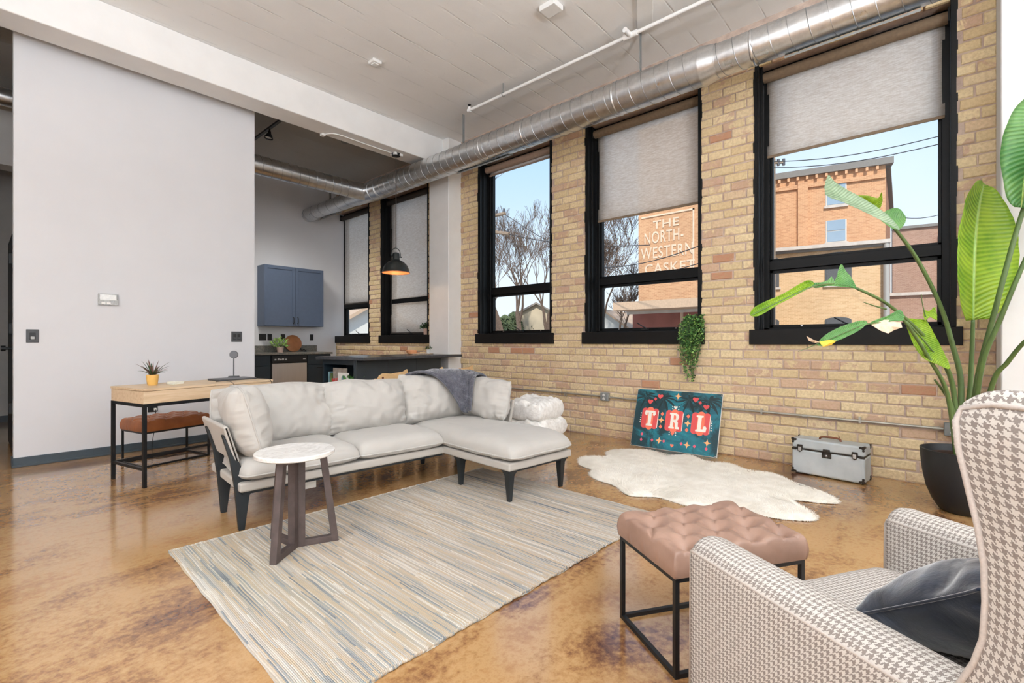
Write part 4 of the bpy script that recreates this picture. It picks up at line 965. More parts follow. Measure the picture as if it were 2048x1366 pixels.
# back panel and end panels (thin upholstered boards, leaning outwards)
def lean_panel(name, p0, p1, z0, z1, lean, th, out):
    p0 = Vector(p0); p1 = Vector(p1); n = Vector(out)
    q = [p0+Vector((0, 0, z0)), p1+Vector((0, 0, z0)), p1+n*lean+Vector((0, 0, z1)), p0+n*lean+Vector((0, 0, z1))]
    m = MB(); m.add(q+[c+n*th for c in q], [(0, 1, 2, 3), (7, 6, 5, 4), (0, 4, 5, 1), (1, 5, 6, 2), (2, 6, 7, 3), (3, 7, 4, 0)]); return m.build(name, 'linen_base', sf, bevel=.018, seg=3)
lean_panel('end_panel', (.0, .0, 0), (.0, .56, 0), .40, .625, .065, .032, (-1, 0, 0))
lean_panel('back_panel', (.02, .60, 0), (2.08, .60, 0), .34, .64, .08, .035, (0, 1, 0))
lean_panel('end_panel', (2.09, -.10, 0), (2.09, .56, 0), .34, .60, .06, .032, (1, 0, 0))
# left-end legs: a blade that tapers down to the floor and up against the end panel
def blade(y):
    prof = [(-.014, 0), (.018, 0), (.044, .20), (.06, .222), (.13, .229), (.13, .243), (.035, .30), (-.008, .40), (-.088, .575), (-.096, .57), (-.056, .42), (-.036, .26)]
    n = len(prof); vs = [(a, y+t+.10*max(0, z-.25), z) for t in (-.015, .015) for (a, z) in prof]
    m = MB(); m.add(vs, [tuple(range(n)), tuple(range(2*n-1, n-1, -1))]+[(i, (i+1) % n, n+(i+1) % n, n+i) for i in range(n)]); m.build('leg', 'sofa_black', sf, bevel=.004)
blade(.0); blade(.41)
def leg(x, y, f0=0):
    m = MB(); t = .030; b = .014
    m.add([(x-b, y-b, f0), (x+b, y-b, f0), (x+b, y+b, f0), (x-b, y+b, f0), (x-t*.85, y-t*.85, .19), (x+t*.85, y-t*.85, .19), (x+t*.85, y+t*.85, .19), (x-t*.85, y+t*.85, .19), (x-t*1.4, y-t*1.4, .232), (x+t*1.4, y-t*1.4, .232), (x+t*1.4, y+t*1.4, .232), (x-t*1.4, y+t*1.4, .232)],
          [(3, 2, 1, 0), (0, 1, 5, 4), (1, 2, 6, 5), (2, 3, 7, 6), (3, 0, 4, 7), (4, 5, 9, 8), (5, 6, 10, 9), (6, 7, 11, 10), (7, 4, 8, 11), (8, 9, 10, 11)]); m.build('leg', 'sofa_black', sf, bevel=.003)
leg(1.478, -.76, .0115); leg(2.03, -.75); leg(1.478, -.214, .0115); leg(1.642, .57); leg(2.03, .57)
# back cushions
def backc(name, x, y, z, w, h, t, tilt, rz, seed, **k):
    M = Matrix.Translation((x, y, z)) @ Matrix.Rotation(math.radians(rz), 4, 'Z') @ Matrix.Rotation(math.radians(90-tilt), 4, 'X') @ Matrix.Translation((0, h/2, -t/2))
    return cushion(name, w, h, t, 'linen', sf, M, seam=.5, p=3.0, q=.5, k=k.pop('k', .05), wr=k.pop('wr', .030), gather=.014, nu=76, nv=56, pr=.006, seed=seed, freq=6, **k)
backc('back_cushion', .345, .44, .405, .80, .42, .27, 16, 0, 11.2, creases=((-.2, -.8, .012, .6), (.1, -.85, .01, -.5), (.8, .1, .008, .4)))
backc('back_cushion', 1.04, .43, .405, .70, .41, .28, 15, 0, 17.9, creases=((-.75, -.2, .014, 1.9), (-.6, -.1, .01, 1.2), (0, .75, .010, .3), (.3, .78, .01, -.2), (.5, .7, .009, .2)))
backc('back_cushion', 1.72, .43, .415, .72, .42, .27, 14, 0, 23.4, creases=((-.7, -.3, .012, 1.2), (-.5, .1, .010, .8)))
backc('side_cushion', 1.995, .145, .43, .60, .36, .22, 14, -90, 31.1)
backc('side_cushion', .135, .19, .405, .56, .44, .24, 15, 84, 37.5, creases=((.1, .2, .008, 1.2),))
m = MB(); m.box((.34, .14, .12), (.50, .15, .232)); m.build('care_label', 'paper_white', sf)
# grey throw over the back corner
th = thing('throw_blanket', 'dark grey furry throw draped over the sofa back corner', 'blanket', (3.0, 3.55, .75), math.radians(-4.5))
rowsT = [  # sofa-local points, back -> over the crest -> down the front to the tip
    [(1.30, .66, .52), (1.62, .68, .50), (1.95, .66, .50), (2.10, .60, .52), (2.22, .30, .55)],
    [(1.38, .60, .70), (1.66, .62, .71), (1.93, .60, .71), (2.10, .54, .72), (2.20, .30, .72)],
    [(1.42, .54, .815), (1.68, .555, .835), (1.92, .54, .835), (2.07, .48, .825), (2.15, .30, .80)],
    [(1.50, .475, .845), (1.70, .470, .860), (1.90, .44, .858), (2.03, .40, .84), (2.08, .30, .815)],
    [(1.60, .405, .835), (1.73, .375, .835), (1.87, .345, .83), (1.97, .33, .82), (2.00, .26, .80)],
    [(1.70, .335, .745), (1.78, .30, .735), (1.86, .285, .725), (1.915, .275, .725), (1.94, .22, .73)],
    [(1.775, .27, .61), (1.82, .25, .60), (1.86, .235, .59), (1.89, .225, .60), (1.905, .19, .62)],
    [(1.82, .225, .50), (1.84, .215, .49), (1.86, .205, .485), (1.875, .20, .49), (1.885, .18, .51)]]
gr = [cat_rom(r, 8) for r in rowsT]; cols = list(zip(*gr)); cols = [cat_rom(c, 6) for c in cols]
nu, nv = len(cols), len(cols[0]); m = MB(); vs = []
for j in range(nv):
    for i in range(nu):
        c = cols[i][j].copy(); c.y -= .022*abs(noise.noise(Vector((i*.16, j*.05, 2))))+.006; c.z += .010*noise.noise(Vector((i*.3, j*.2, 5))); vs.append(c)
loc_s = Matrix.Translation((1.057, 3.10, 0)) @ Matrix.Rotation(math.radians(-4.5), 4, 'Z')
vsw = [loc_s @ v for v in vs]
m.add(vsw, [(j*nu+i, j*nu+i+1, (j+1)*nu+i+1, (j+1)*nu+i) for j in range(nv-1) for i in range(nu-1)])
wp(m.build('throw_cloth', 'throw_grey', smooth=180, solid=.016), th)
m = MB(); rnd = random.Random(8)
for k in range(9000):
    i = rnd.randrange(nu-1); j = rnd.randrange(nv-1); a, b = rnd.random(), rnd.random()
    p = vsw[j*nu+i].lerp(vsw[j*nu+i+1], a).lerp(vsw[(j+1)*nu+i].lerp(vsw[(j+1)*nu+i+1], a), b)
    n = (vsw[j*nu+i+1]-vsw[j*nu+i]).cross(vsw[(j+1)*nu+i]-vsw[j*nu+i]);
    if n.length < 1e-9: continue
    n.normalize(); n = n if n.y < .2 else -n
    p = p+n*.008; t = Vector((rnd.uniform(-1, 1), rnd.uniform(-1, 1), rnd.uniform(-1, .3)))*.008; w_ = Vector((rnd.uniform(-1, 1), rnd.uniform(-1, 1), 0))*.0012
    m.add([p-w_, p+w_, p+n*.011+t], [(0, 1, 2)])
o = wp(m.build('throw_pile', 'throw_grey'), th); o['kind'] = 'stuff'
# folded white blankets behind the chaise
bl2 = thing('folded_blankets', 'stack of folded white fluffy blankets behind the chaise', 'blanket', (3.70, 2.99, 0), math.radians(8))
zz = 0
for k, (w_, d_, h_) in enumerate(((.52, .48, .20), (.54, .48, .20), (.50, .46, .19))):
    cushion('blanket_fold', w_, d_, h_, 'fur_blanket', bl2, Matrix.Translation((.015*(k % 2), .01*k, zz)), seam=.5, p=8, q=.3, k=.05, wr=.035, seed=40+k*3, freq=8, piping=False); zz += h_*.90

# ---------------------------------------------------------------- round side table
st = thing('side_table', 'round white marble side table on dark wooden trestle legs', 'side table', (1.15, 2.585, .011))
zt = .50
MB().lathe([(.0, 0), (.192, 0), (.2, .006), (.2, .022), (.195, .026), (0, .026)], 64, (0, 0, zt), cap0=False, cap1=False).build('table_top', 'marble', st, smooth=35)
base = [(-.116, -.015), (.229, .041), (.039, .275)]
cc = Vector((.065, .095, 0))
# three trestles: each an upright at the hub, a slanted outer leg and a foot bar
def beam(m, a, b, w, d):
    a = Vector(a); b = Vector(b); t = (b-a).normalized(); s = t.cross(Vector((0, 0, 1)))
    if s.length < .05: s = Vector((1, 0, 0))
    s.normalize(); n = t.cross(s)
    q = [a+s*w/2+n*d/2, a-s*w/2+n*d/2, a-s*w/2-n*d/2, a+s*w/2-n*d/2]
    m.add(q+[c+(b-a) for c in q], [(3, 2, 1, 0), (4, 5, 6, 7), (0, 1, 5, 4), (1, 2, 6, 5), (2, 3, 7, 6), (3, 0, 4, 7)])
hub = Vector((.01, .015, 0))
for k in range(3):
    a = math.radians(-143+k*121); dr = Vector((math.cos(a), math.sin(a), 0)); s = Vector((-dr.y, dr.x, 0))
    p0 = hub+dr*.028; f = hub+dr*.20; tp = hub+dr*.135
    tr = thing('trestle', None, None); tr.parent = st
    for nm, x in (('upright', None),):
        m = MB(); q = lambda c, hw, r0, r1: None
        c0 = p0-dr*.018; c1 = p0+dr*.018
        m.add([c0-s*.018, c1-s*.018, c1+s*.018, c0+s*.018]+[v+Vector((0, 0, zt)) for v in (c0-s*.018, c1-s*.018, c1+s*.018, c0+s*.018)], [(3, 2, 1, 0), (4, 5, 6, 7), (0, 1, 5, 4), (1, 2, 6, 5), (2, 3, 7, 6), (3, 0, 4, 7)]); m.build('upright', 'dark_wood', tr, bevel=.002)
    m = MB(); b0, b1 = f-dr*.018, f+dr*.018; t0, t1 = tp-dr*.018, tp+dr*.018; Z = Vector((0, 0, zt))
    m.add([b0-s*.018, b1-s*.018, b1+s*.018, b0+s*.018, t0-s*.018+Z, t1-s*.018+Z, t1+s*.018+Z, t0+s*.018+Z], [(3, 2, 1, 0), (4, 5, 6, 7), (0, 1, 5, 4), (1, 2, 6, 5), (2, 3, 7, 6), (3, 0, 4, 7)]); m.build('leg', 'dark_wood', tr, bevel=.002)
    for nm, zz, e in (('foot_bar', 0, f), ('top_bar', zt-.032, tp)):
        m = MB(); a0 = p0+dr*.015+Vector((0, 0, zz)); a1 = e-dr*.012+Vector((0, 0, zz)); U = Vector((0, 0, .034))
        m.add([a0-s*.017, a1-s*.017, a1+s*.017, a0+s*.017, a0-s*.017+U, a1-s*.017+U, a1+s*.017+U, a0+s*.017+U], [(3, 2, 1, 0), (4, 5, 6, 7), (0, 1, 5, 4), (1, 2, 6, 5), (2, 3, 7, 6), (3, 0, 4, 7)]); m.build(nm, 'dark_wood', tr, bevel=.002)

# ---------------------------------------------------------------- tufted ottomans
def ottoman(label, loc, rz, lm, L, D, nx, ny, group, fr='black_metal', zb=.335, zt=.44):
    rt = thing('tufted_ottoman', label, 'ottoman', loc, math.radians(rz), group)
    bt = []
    for j in range(ny):
        for i in range(nx if j % 2 == 0 else nx-1):
            bx_ = -L/2+L*(i+.5+(.5 if j % 2 else 0))/nx; by_ = -D/2+D*(j+.5)/ny; bt.append((bx_, by_))
    px, py = L/nx, D/ny
    def hgt(x, y):
        v = 1e9; lines = 0
        for (a, b) in bt:
            r = math.hypot((x-a), (y-b)); v = min(v, r)
        dent = .050*math.exp(-(v/.034)**1.3)
        # folds along the diamond diagonals between buttons
        fold = 0
        for (a, b) in bt:
            for (dx, dy) in ((px/2, py), (-px/2, py), (px/2, -py), (-px/2, -py)):
                l = math.hypot(dx, dy); t = ((x-a)*dx+(y-b)*dy)/l/l
                if -.05 < t < 1.05:
                    q = abs((x-a)*dy-(y-b)*dx)/l; fold = max(fold, .017*math.exp(-(q/.009)**1.1))
        eu = (1-abs(2*x/L)**14); ev = (1-abs(2*y/D)**14); e = max(0, eu*ev)**.35
        return -max(dent, fold)*min(1, e*1.2)
    SH = .068; n1, n2 = 110, 84; m = MB()
    def top(u, v):
        a = math.sin((u-.5)*PI)*.5+.0; b = math.sin((v-.5)*PI)*.5
        a = (u-.5)*.55+a*.45; b = (v-.5)*.55+b*.45
        x, y = a*L, b*D; eu = (1-abs(2*a)**14); ev = (1-abs(2*b)**14); e = max(0, eu*ev)**.4
        return Vector((x, y, zb+SH+(zt-zb-SH)*e+hgt(x, y)))
    m.grid(top, n1, n2)
    def side(u, v):
        t = u*4; k = int(t) % 4; f = t-int(t)
        c = [(-.5, -.5), (.5, -.5), (.5, .5), (-.5, .5)]; a = c[k]; b = c[(k+1) % 4]
        x = (a[0]+(b[0]-a[0])*f)*L; y = (a[1]+(b[1]-a[1])*f)*D
        g = 0
        N = nx if k % 2 == 0 else ny
        ff = f*N; g = .004*math.exp(-((ff-round(ff))/.05)**2) if 0.05 < f < .95 else 0
        bul = .005*math.sin(PI*v)-g*math.sin(PI*min(1, v+.2))
        x *= 1+bul/L*2; y *= 1+bul/D*2
        return Vector((x, y, zb+SH*v))
    m.grid(side, 192, 8, wrapu=True); m.add([(-L/2, -D/2, zb), (L/2, -D/2, zb), (L/2, D/2, zb), (-L/2, D/2, zb)], [(3, 2, 1, 0)])
    o = m.build('seat_cushion', lm, rt, smooth=180)
    w_ = o.modifiers.new('weld', 'WELD'); w_.merge_threshold = .0012
    for (a, b) in bt:
        MB().lathe([(0, .002), (.006, .001), (.008, -.003)], 12, (a, b, zt-.042), cap0=False, cap1=False).build('button', lm, o, smooth=180)
    h = .008; a, b = L/2-.012, D/2-.012
    for sx in (-1, 1):
        for sy in (-1, 1): B((sx*a-h, sy*b-h, 0), (sx*a+h, sy*b+h, zb)).build('leg', fr, rt)
    for z in (0, zb-.016):
        nm = 'foot_rail' if z == 0 else 'seat_rail'
        for s in (-1, 1):
            B((-a, s*b-h, z), (a, s*b+h, z+.016)).build(nm, fr, rt); B((s*a-h, -b, z), (s*a+h, b, z+.016)).build(nm, fr, rt)
    return rt
o1 = Vector((1.553, .655, 0)); ex = Vector((math.cos(math.radians(-32.6)), math.sin(math.radians(-32.6)), 0)); ey = Vector((-ex.y, ex.x, 0))
L, D = .545, .385
ottoman('square tan leather tufted ottoman with black frame beside the armchair', o1+ex*(L/2-.01)+ey*(D/2-.01), -32.6, 'leather_tan', L, D, 4, 4, 'tufted leather ottomans')
o2 = Vector((1.0, 5.24, 0)); ex = Vector((math.cos(math.radians(14)), math.sin(math.radians(14)), 0)); ey = Vector((-ex.y, ex.x, 0))
ottoman('brown leather tufted bench with black frame tucked under the desk', o2+ex*.285+ey*.2, 14, 'leather_brown', .58, .40, 4, 3, 'tufted leather ottomans', zb=.315, zt=.43)

# ---------------------------------------------------------------- desk
dk = thing('writing_desk', 'oak writing desk with slim black metal legs against the partition', 'desk', (.869, 4.539, 0), math.radians(13))
L, D = 1.05, .50
B((-.01, -.01, .64), (L+.01, D+.01, .737)).build('desk_box', 'oak', dk, bevel=.003)
B((-.014, -.014, .739), (L*.5-.002, D+.014, .757)).build('top_panel', 'oak', dk, bevel=.002)
B((L*.5+.002, -.014, .739), (L+.014, D+.014, .757)).build('top_panel', 'oak', dk, bevel=.002)
for x in (.0, L):
    for y in (.0, D): B((x-.012, y-.012, 0), (x+.012, y+.012, .64)).build('leg', 'black_metal', dk)
for y in (0, D): B((0, y-.01, .615), (L, y+.01, .64)).build('apron_rail', 'black_metal', dk)
for x in (0, L): B((x-.01, 0, .615), (x+.01, D, .64)).build('apron_rail', 'black_metal', dk); B((x-.01, 0, .13), (x+.01, D, .15)).build('side_stretcher', 'black_metal', dk)
B((0, D-.01, .13), (L, D+.01, .15)).build('back_stretcher', 'black_metal', dk)
def dloc(x, y, z=.757): return Matrix.Translation((.869, 4.539, 0)) @ Matrix.Rotation(math.radians(13), 4, 'Z') @ Vector((x, y, z))
def blades(parent, n, r0, L, up, mat, seed, w=.012, z=0, curl=.5, mat2=None):
    rnd = random.Random(seed)
    for k in range(n):
        a = 2*PI*k/n+rnd.uniform(-.4, .4); l = L*rnd.uniform(.6, 1.1); u = up*rnd.uniform(.5, 1.2)
        pts = []
        for t in range(8):
            s = t/7; pts.append(Vector((math.cos(a)*(r0+l*s), math.sin(a)*(r0+l*s), z+u*s-curl*l*s*s)))
        m = MB(); sd_ = Vector((-math.sin(a), math.cos(a), 0)); vs = []
        for t, p in enumerate(pts):
            ww = w*(1-(t/7)**2)*(.6+.8*min(1, t/2))/1.4
            vs += [p-sd_*ww, p+Vector((0, 0, -ww*.5)), p+sd_*ww]
        m.add(vs, [(3*i+c, 3*i+c+1, 3*i+c+4, 3*i+c+3) for i in range(7) for c in (0, 1)])
        m.build('leaf', mat2 if (mat2 and k % 3 == 0) else mat, parent, smooth=180, solid=.0008)
p = dloc(.19, .30); rt = thing('potted_succulent', 'small spiky plant in an ochre pot on the desk', 'plant', p)
MB().lathe([(0, 0), (.030, 0), (.036, .012), (.042, .06), (.043, .088), (.038, .088), (.037, .07), (0, .07)], 32, cap0=False, cap1=False).build('pot', 'pot_ochre', rt, smooth=40)
MB().lathe([(0, .073), (.037, .071)], 24, cap0=False, cap1=False).build('soil', 'soil', rt, smooth=40)
blades(rt, 18, .004, .115, .15, 'plant_dark', 3, .0075, .075, .55, 'plant_maroon')
blades(rt, 7, .002, .05, .15, 'plant_maroon', 9, .008, .075, .1)
for k in range(3):
    p = dloc(.345+.003*k, .27, .757+.0075*k)
    tag(B((-.045, -.045, 0), (.045, .045, .0072)).build('coaster', 'coaster', bevel=.003, loc=p, rotz=math.radians(20+3*k)), ('bottom', 'middle', 'top')[k]+' white coaster of the small stack on the desk', 'coaster', 'coasters on the desk')
p = dloc(.86, .30); lp = thing('laptop', 'closed thin grey laptop lying on the desk', 'laptop', p, math.radians(10))
B((-.17, -.11, 0), (.17, .11, .009)).build('laptop_base', 'charcoal_plate', lp, bevel=.003); B((-.17, -.11, .010), (.17, .11, .016)).build('laptop_lid', 'disc_grey', lp, bevel=.003)
p = dloc(.945, .42); lp = thing('desk_lamp', 'small round-headed grey lamp standing on the desk', 'lamp', p, math.radians(-30))
B((-.045, -.035, 0), (.045, .035, .026)).build('lamp_base', 'charcoal_plate', lp, bevel=.006); MB().cyl((0, 0, .026), (0, 0, .20), .0055, 10).build('lamp_stem', 'charcoal_plate', lp, smooth=40)
MB().lathe([(0, -.009), (.034, -.009), (.038, -.004), (.038, .004), (.034, .009), (0, .009)], 32, M=Matrix.Translation((0, 0, .235)) @ Matrix.Rotation(PI/2, 4, 'X'), cap0=False, cap1=False).build('lamp_head', 'disc_grey', lp, smooth=40)
m = MB(); pts = cat_rom([dloc(.97, .40, .77), dloc(1.02, .25, .768), dloc(1.03, .08, .766), dloc(1.035, -.02, .75), dloc(1.03, -.03, .66)], 6); m.tube(pts, .002, 6); tag(m.build('lamp_cord', 'blackness', smooth=180), 'thin black cord trailing from the desk lamp over the desk edge', 'cord')
m = MB(); pts = cat_rom([dloc(.60, .12, .762), dloc(.62, .04, .772), dloc(.66, -.0, .765), dloc(.675, -.025, .74), dloc(.685, -.03, .68)], 6); m.tube(pts, .002, 6); tag(m.build('charger_cord', 'blackness', smooth=180), 'thin black cord hanging over the desk front above the sofa', 'cord')
m = MB(); pts = cat_rom([(1.26, 6.09, .41), (1.24, 6.0, .30), (1.16, 5.75, .04), (1.2, 5.6, .006), (1.45, 5.62, .006), (1.75, 5.45, .006), (1.80, 5.1, .006), (1.72, 4.9, .006)], 6); m.tube(pts, .0035, 6); tag(m.build('extension_lead', 'blackness', smooth=180), 'black power cord running from the outlet along the floor under the desk', 'cord')
# ---------------------------------------------------------------- houndstooth armchair
AC = Vector((1.427, -.018, 0)); AR = math.atan2(-.51, .86)
ac = thing('armchair', 'grey and cream houndstooth wing armchair in the right foreground', 'armchair', AC, AR)
def arm(x0, x1):
    m = MB(); N = 14; prof = []
    zt_ = .605; r = (x1-x0)/2; xc = (x0+x1)/2
    prof = [(x0, .16), (x0, zt_-r*.75)]+[(xc-r*math.cos(k*PI/10), zt_-r*.75+r*.75*math.sin(k*PI/10)) for k in range(1, 10)]+[(x1, zt_-r*.75), (x1, .16)]
    ys_ = [-.44, -.2, .0, .2, .33, .352, .36]; ins = [0, 0, 0, 0, 0, .006, .016]
    vs = []; n = len(prof)
    for y, i in zip(ys_, ins):
        for (x, z) in prof: vs.append((xc+(x-xc)*(1-i/r*.9), y, z-i*.8 if z > .2 else z))
    fs = [(j*n+i, j*n+i+1, (j+1)*n+i+1, (j+1)*n+i) for j in range(len(ys_)-1) for i in range(n-1)]
    fs += [tuple(range(n)), tuple(reversed(range((len(ys_)-1)*n, len(ys_)*n)))]
    fs += [(j*n, (j+1)*n, (j+1)*n+n-1, j*n+n-1) for j in range(len(ys_)-1)]
    m.add(vs, fs); o = m.build('arm', 'houndstooth', ac, smooth=50, uv='box')
    for xe, sg in ((x0, 1), (x1, -1)):
        MB().tube([(xe+sg*.006, -.44, zt_-r*.55), (xe+sg*.006, .33, zt_-r*.55), (xe+sg*.010, .352, zt_-r*.62), (xe+sg*.014, .360, zt_-r*.9), (xe+sg*.012, .362, .17)], .0045, 8).build('piping', 'hound_piping', o, smooth=180)
arm(-.41, -.285); arm(.31, .435)
def seatpt(M_): pass
o = cushion('seat_cushion', .60, .68, .15, 'houndstooth', ac, Matrix.Translation((.012, .03, .30)), seam=.55, p=9, q=.35, k=.01, wr=.002, seed=3.3, piping=True, pm='hound_piping', pr=.0045); box_uv(o.data)
B((-.29, -.38, .16), (.315, .345, .31)).build('seat_base', 'houndstooth', ac, bevel=.012, uv='box')
# winged back: a U-shaped shell
plan = cat_rom([(-.405, -.235, 0), (-.412, -.32, 0), (-.40, -.42, 0), (-.33, -.52, 0), (-.18, -.57, 0), (.012, -.585, 0), (.205, -.57, 0), (.355, -.52, 0), (.425, -.42, 0), (.437, -.32, 0), (.43, -.235, 0)], 6)
zs_ = [.16, .30, .45, .56, .60, .64, .68, .72, .77, .82, .87, .92, .97, 1.01, 1.035, 1.05, 1.055]
yo = lambda z: 0 if False else (lambda q: [b+(d_-b)*(z-a)/(c_-a) for (a, b), (c_, d_) in zip(q, q[1:]) if a <= z <= c_][0])([(0, .03), (.56, .02), (.60, .0), (.66, -.036), (.72, -.052), (.80, -.056), (.88, -.044), (.96, -.024), (1.02, -.016), (1.2, -.02)])
nP = len(plan); vs = []; uvs = []; al = [0]
for i in range(1, nP): al.append(al[-1]+(plan[i]-plan[i-1]).length)
def shell(i, z, side):
    p = plan[i].copy(); t = (plan[min(i+1, nP-1)]-plan[max(i-1, 0)]).normalized(); n = Vector((t.y, -t.x, 0))  # outwards (left/back)
    c = Vector((.012, -.2, 0))
    if n.dot(p-c) < 0: n = -n
    e = min(al[i], al[-1]-al[i]); w_ = max(0, 1-e/.16)
    p.y += yo(z)*w_
    rake = -.10*max(0, z-.45)*(1-w_)
    p.y += rake
    top_in = max(0, (z-.99)/.065)**2*.030
    th_ = (.030+.02*(1-w_))
    q = p+n*(th_-top_in if side else -th_+top_in)
    zz = z - .020*max(0, (z-1.0)/.055)*max(0, 1-e/.04)**2
    return Vector((q.x, q.y, zz))
for side in (0, 1):
    for z in zs_:
        for i in range(nP): vs.append(shell(i, z, side)); uvs.append((al[i]*1.0+(.3 if side else 0), z))
nz_ = len(zs_); fs = []; off = nP*nz_
for j in range(nz_-1):
    for i in range(nP-1):
        fs.append((j*nP+i, j*nP+i+1, (j+1)*nP+i+1, (j+1)*nP+i)); fs.append((off+j*nP+i, off+(j+1)*nP+i, off+(j+1)*nP+i+1, off+j*nP+i+1))
    # rounded front edge of each wing
    for i in (0, nP-1): fs.append((j*nP+i, (j+1)*nP+i, off+(j+1)*nP+i, off+j*nP+i))
for i in range(nP-1): fs.append(((nz_-1)*nP+i, (nz_-1)*nP+i+1, off+(nz_-1)*nP+i+1, off+(nz_-1)*nP+i)); fs.append((i, off+i, off+i+1, i+1))
m = MB(); m.add(vs, fs); bko = m.build('wing_back', 'houndstooth', ac, smooth=60, uv=uvs)
bv = bko.modifiers.new('bevel', 'BEVEL'); bv.width = .016; bv.segments = 4; bv.limit_method = 'ANGLE'; bv.angle_limit = math.radians(55)
for i, ip in ((0, 1), (nP-1, nP-2)):
    path = [shell(ip, z, 1).lerp(shell(i, z, 1), .35)+Vector((-.0015 if i == 0 else .0015, 0, 0)) for z in zs_[4:-2]]+[shell(ip+(2 if i == 0 else -2), zs_[-3], 1)]+[shell(k if i == 0 else nP-1-k, zs_[-3], 1) for k in range(5, nP//2, 3)]
    MB().tube(path, .004, 8).build('piping', 'hound_piping', bko, smooth=180)
cushion('back_cushion', .56, .62, .14, 'houndstooth', ac, Matrix.Translation((.012, -.42, .44)) @ Matrix.Rotation(math.radians(80), 4, 'X') @ Matrix.Translation((0, .30, -.02)), seam=.4, p=5, q=.5, k=.02, wr=.002, seed=9, piping=False)
box_uv(ac.children[-1].data)
for x in (-.34, .36):
    for y in (-.44, .29): MB().cyl((x, y, .17), (x+(.02 if x > 0 else -.02), y+(.03 if y > 0 else -.03), 0), .022, 12, .013).build('leg', 'dark_wood', ac, smooth=40)
pl = thing('velvet_pillow', 'navy velvet throw pillow on the houndstooth armchair', 'pillow', AC+Vector((0, 0, .45)), AR)
Mp = Matrix.Translation((.03, -.10, .115)) @ Matrix.Rotation(math.radians(-20), 4, 'Z') @ Matrix.Rotation(math.radians(-35), 4, 'X') @ Matrix.Translation((0, 0, -.08))
cushion('pillow_cover', .44, .42, .19, 'velvet_navy', pl, Mp, seam=.5, p=2.2, q=.62, k=-.07, wr=.022, seed=5.5, freq=7, pr=.003, creases=((-.3, .1, .02, .5), (.2, -.2, .016, 1.3), (-.5, -.4, .014, 2.0)))

# ---------------------------------------------------------------- bird of paradise
bp = thing('potted_palm', 'tall broad-leaved plant in a black planter by the right column', 'plant', (4.33, -.12, 0))
prof = [(0, 0), (.105, 0), (.13, .012), (.165, .07), (.195, .15), (.212, .24), (.222, .34), (.226, .405), (.214, .405), (.20, .34), (0, .34)]
MB().lathe(prof, 48, cap0=False, cap1=False).build('planter', 'planter_black', bp, smooth=40)
MB().lathe([(0, .375), (.1, .372), (.212, .362)], 40, cap0=False, cap1=False).build('soil', 'soil', bp, smooth=40)
BASE = Vector((4.33, -.12, .36))
def stalk(pts, r0, r1, mat='stalk_green'):
    p = cat_rom(pts, 8); n = len(p); o = wp(MB().tube(p, [r0+(r1-r0)*i/(n-1) for i in range(n)], 8).build('stalk', mat, smooth=180), bp); return p
def leafblade(rib, width, mat, up, fold=.25, w0=.25, tip=1.0, skip=None, half=(1, 1), curl=0.0, parent=None, name='leaf', wave=.012, seed=0):
    rib = cat_rom(rib, 8); n = len(rib); nu = 13; up = Vector(up).normalized(); vs = []; uv = []
    for j, p in enumerate(rib):
        t = j/(n-1); d = (rib[min(j+1, n-1)]-rib[max(j-1, 0)]).normalized()
        s = d.cross(up).normalized(); nn = s.cross(d).normalized()
        wd_ = width*max(.0, (math.sin(PI*min(1, (t*.93+.05)))**.55))*(1-.25*t) if True else 0
        for i in range(nu):
            q = (i/(nu-1)-.5)*2; h = half[0] if q < 0 else half[1]; a = abs(q)
            off = s*(q*wd_*h*math.cos(fold*a+curl*a*a))+nn*(wd_*h*math.sin(fold*a+curl*a*a)*a)
            off += nn*wave*noise.noise(Vector((t*9+seed, q*2, seed)))*a
            vs.append(p+off); uv.append((i/(nu-1), t))
    fs = [(j*nu+i, j*nu+i+1, (j+1)*nu+i+1, (j+1)*nu+i) for j in range(n-1) for i in range(nu-1)]
    m = MB(); m.add(vs, fs); o = m.build(name, mat, smooth=180, uv=uv); wp(o, parent or bp)
    sm = o.modifiers.new('solid', 'SOLIDIFY'); sm.thickness = .0012; sm.offset = 0
    wp(MB().tube(rib[:int(n*.95)], [.006*(1-.75*i/n)+.0015 for i in range(int(n*.95))], 6).build('midrib', 'plant_green_pale', smooth=180), o); o.children[0].matrix_parent_inverse = Matrix.Identity(4)
    return o
VIEW = -FWD
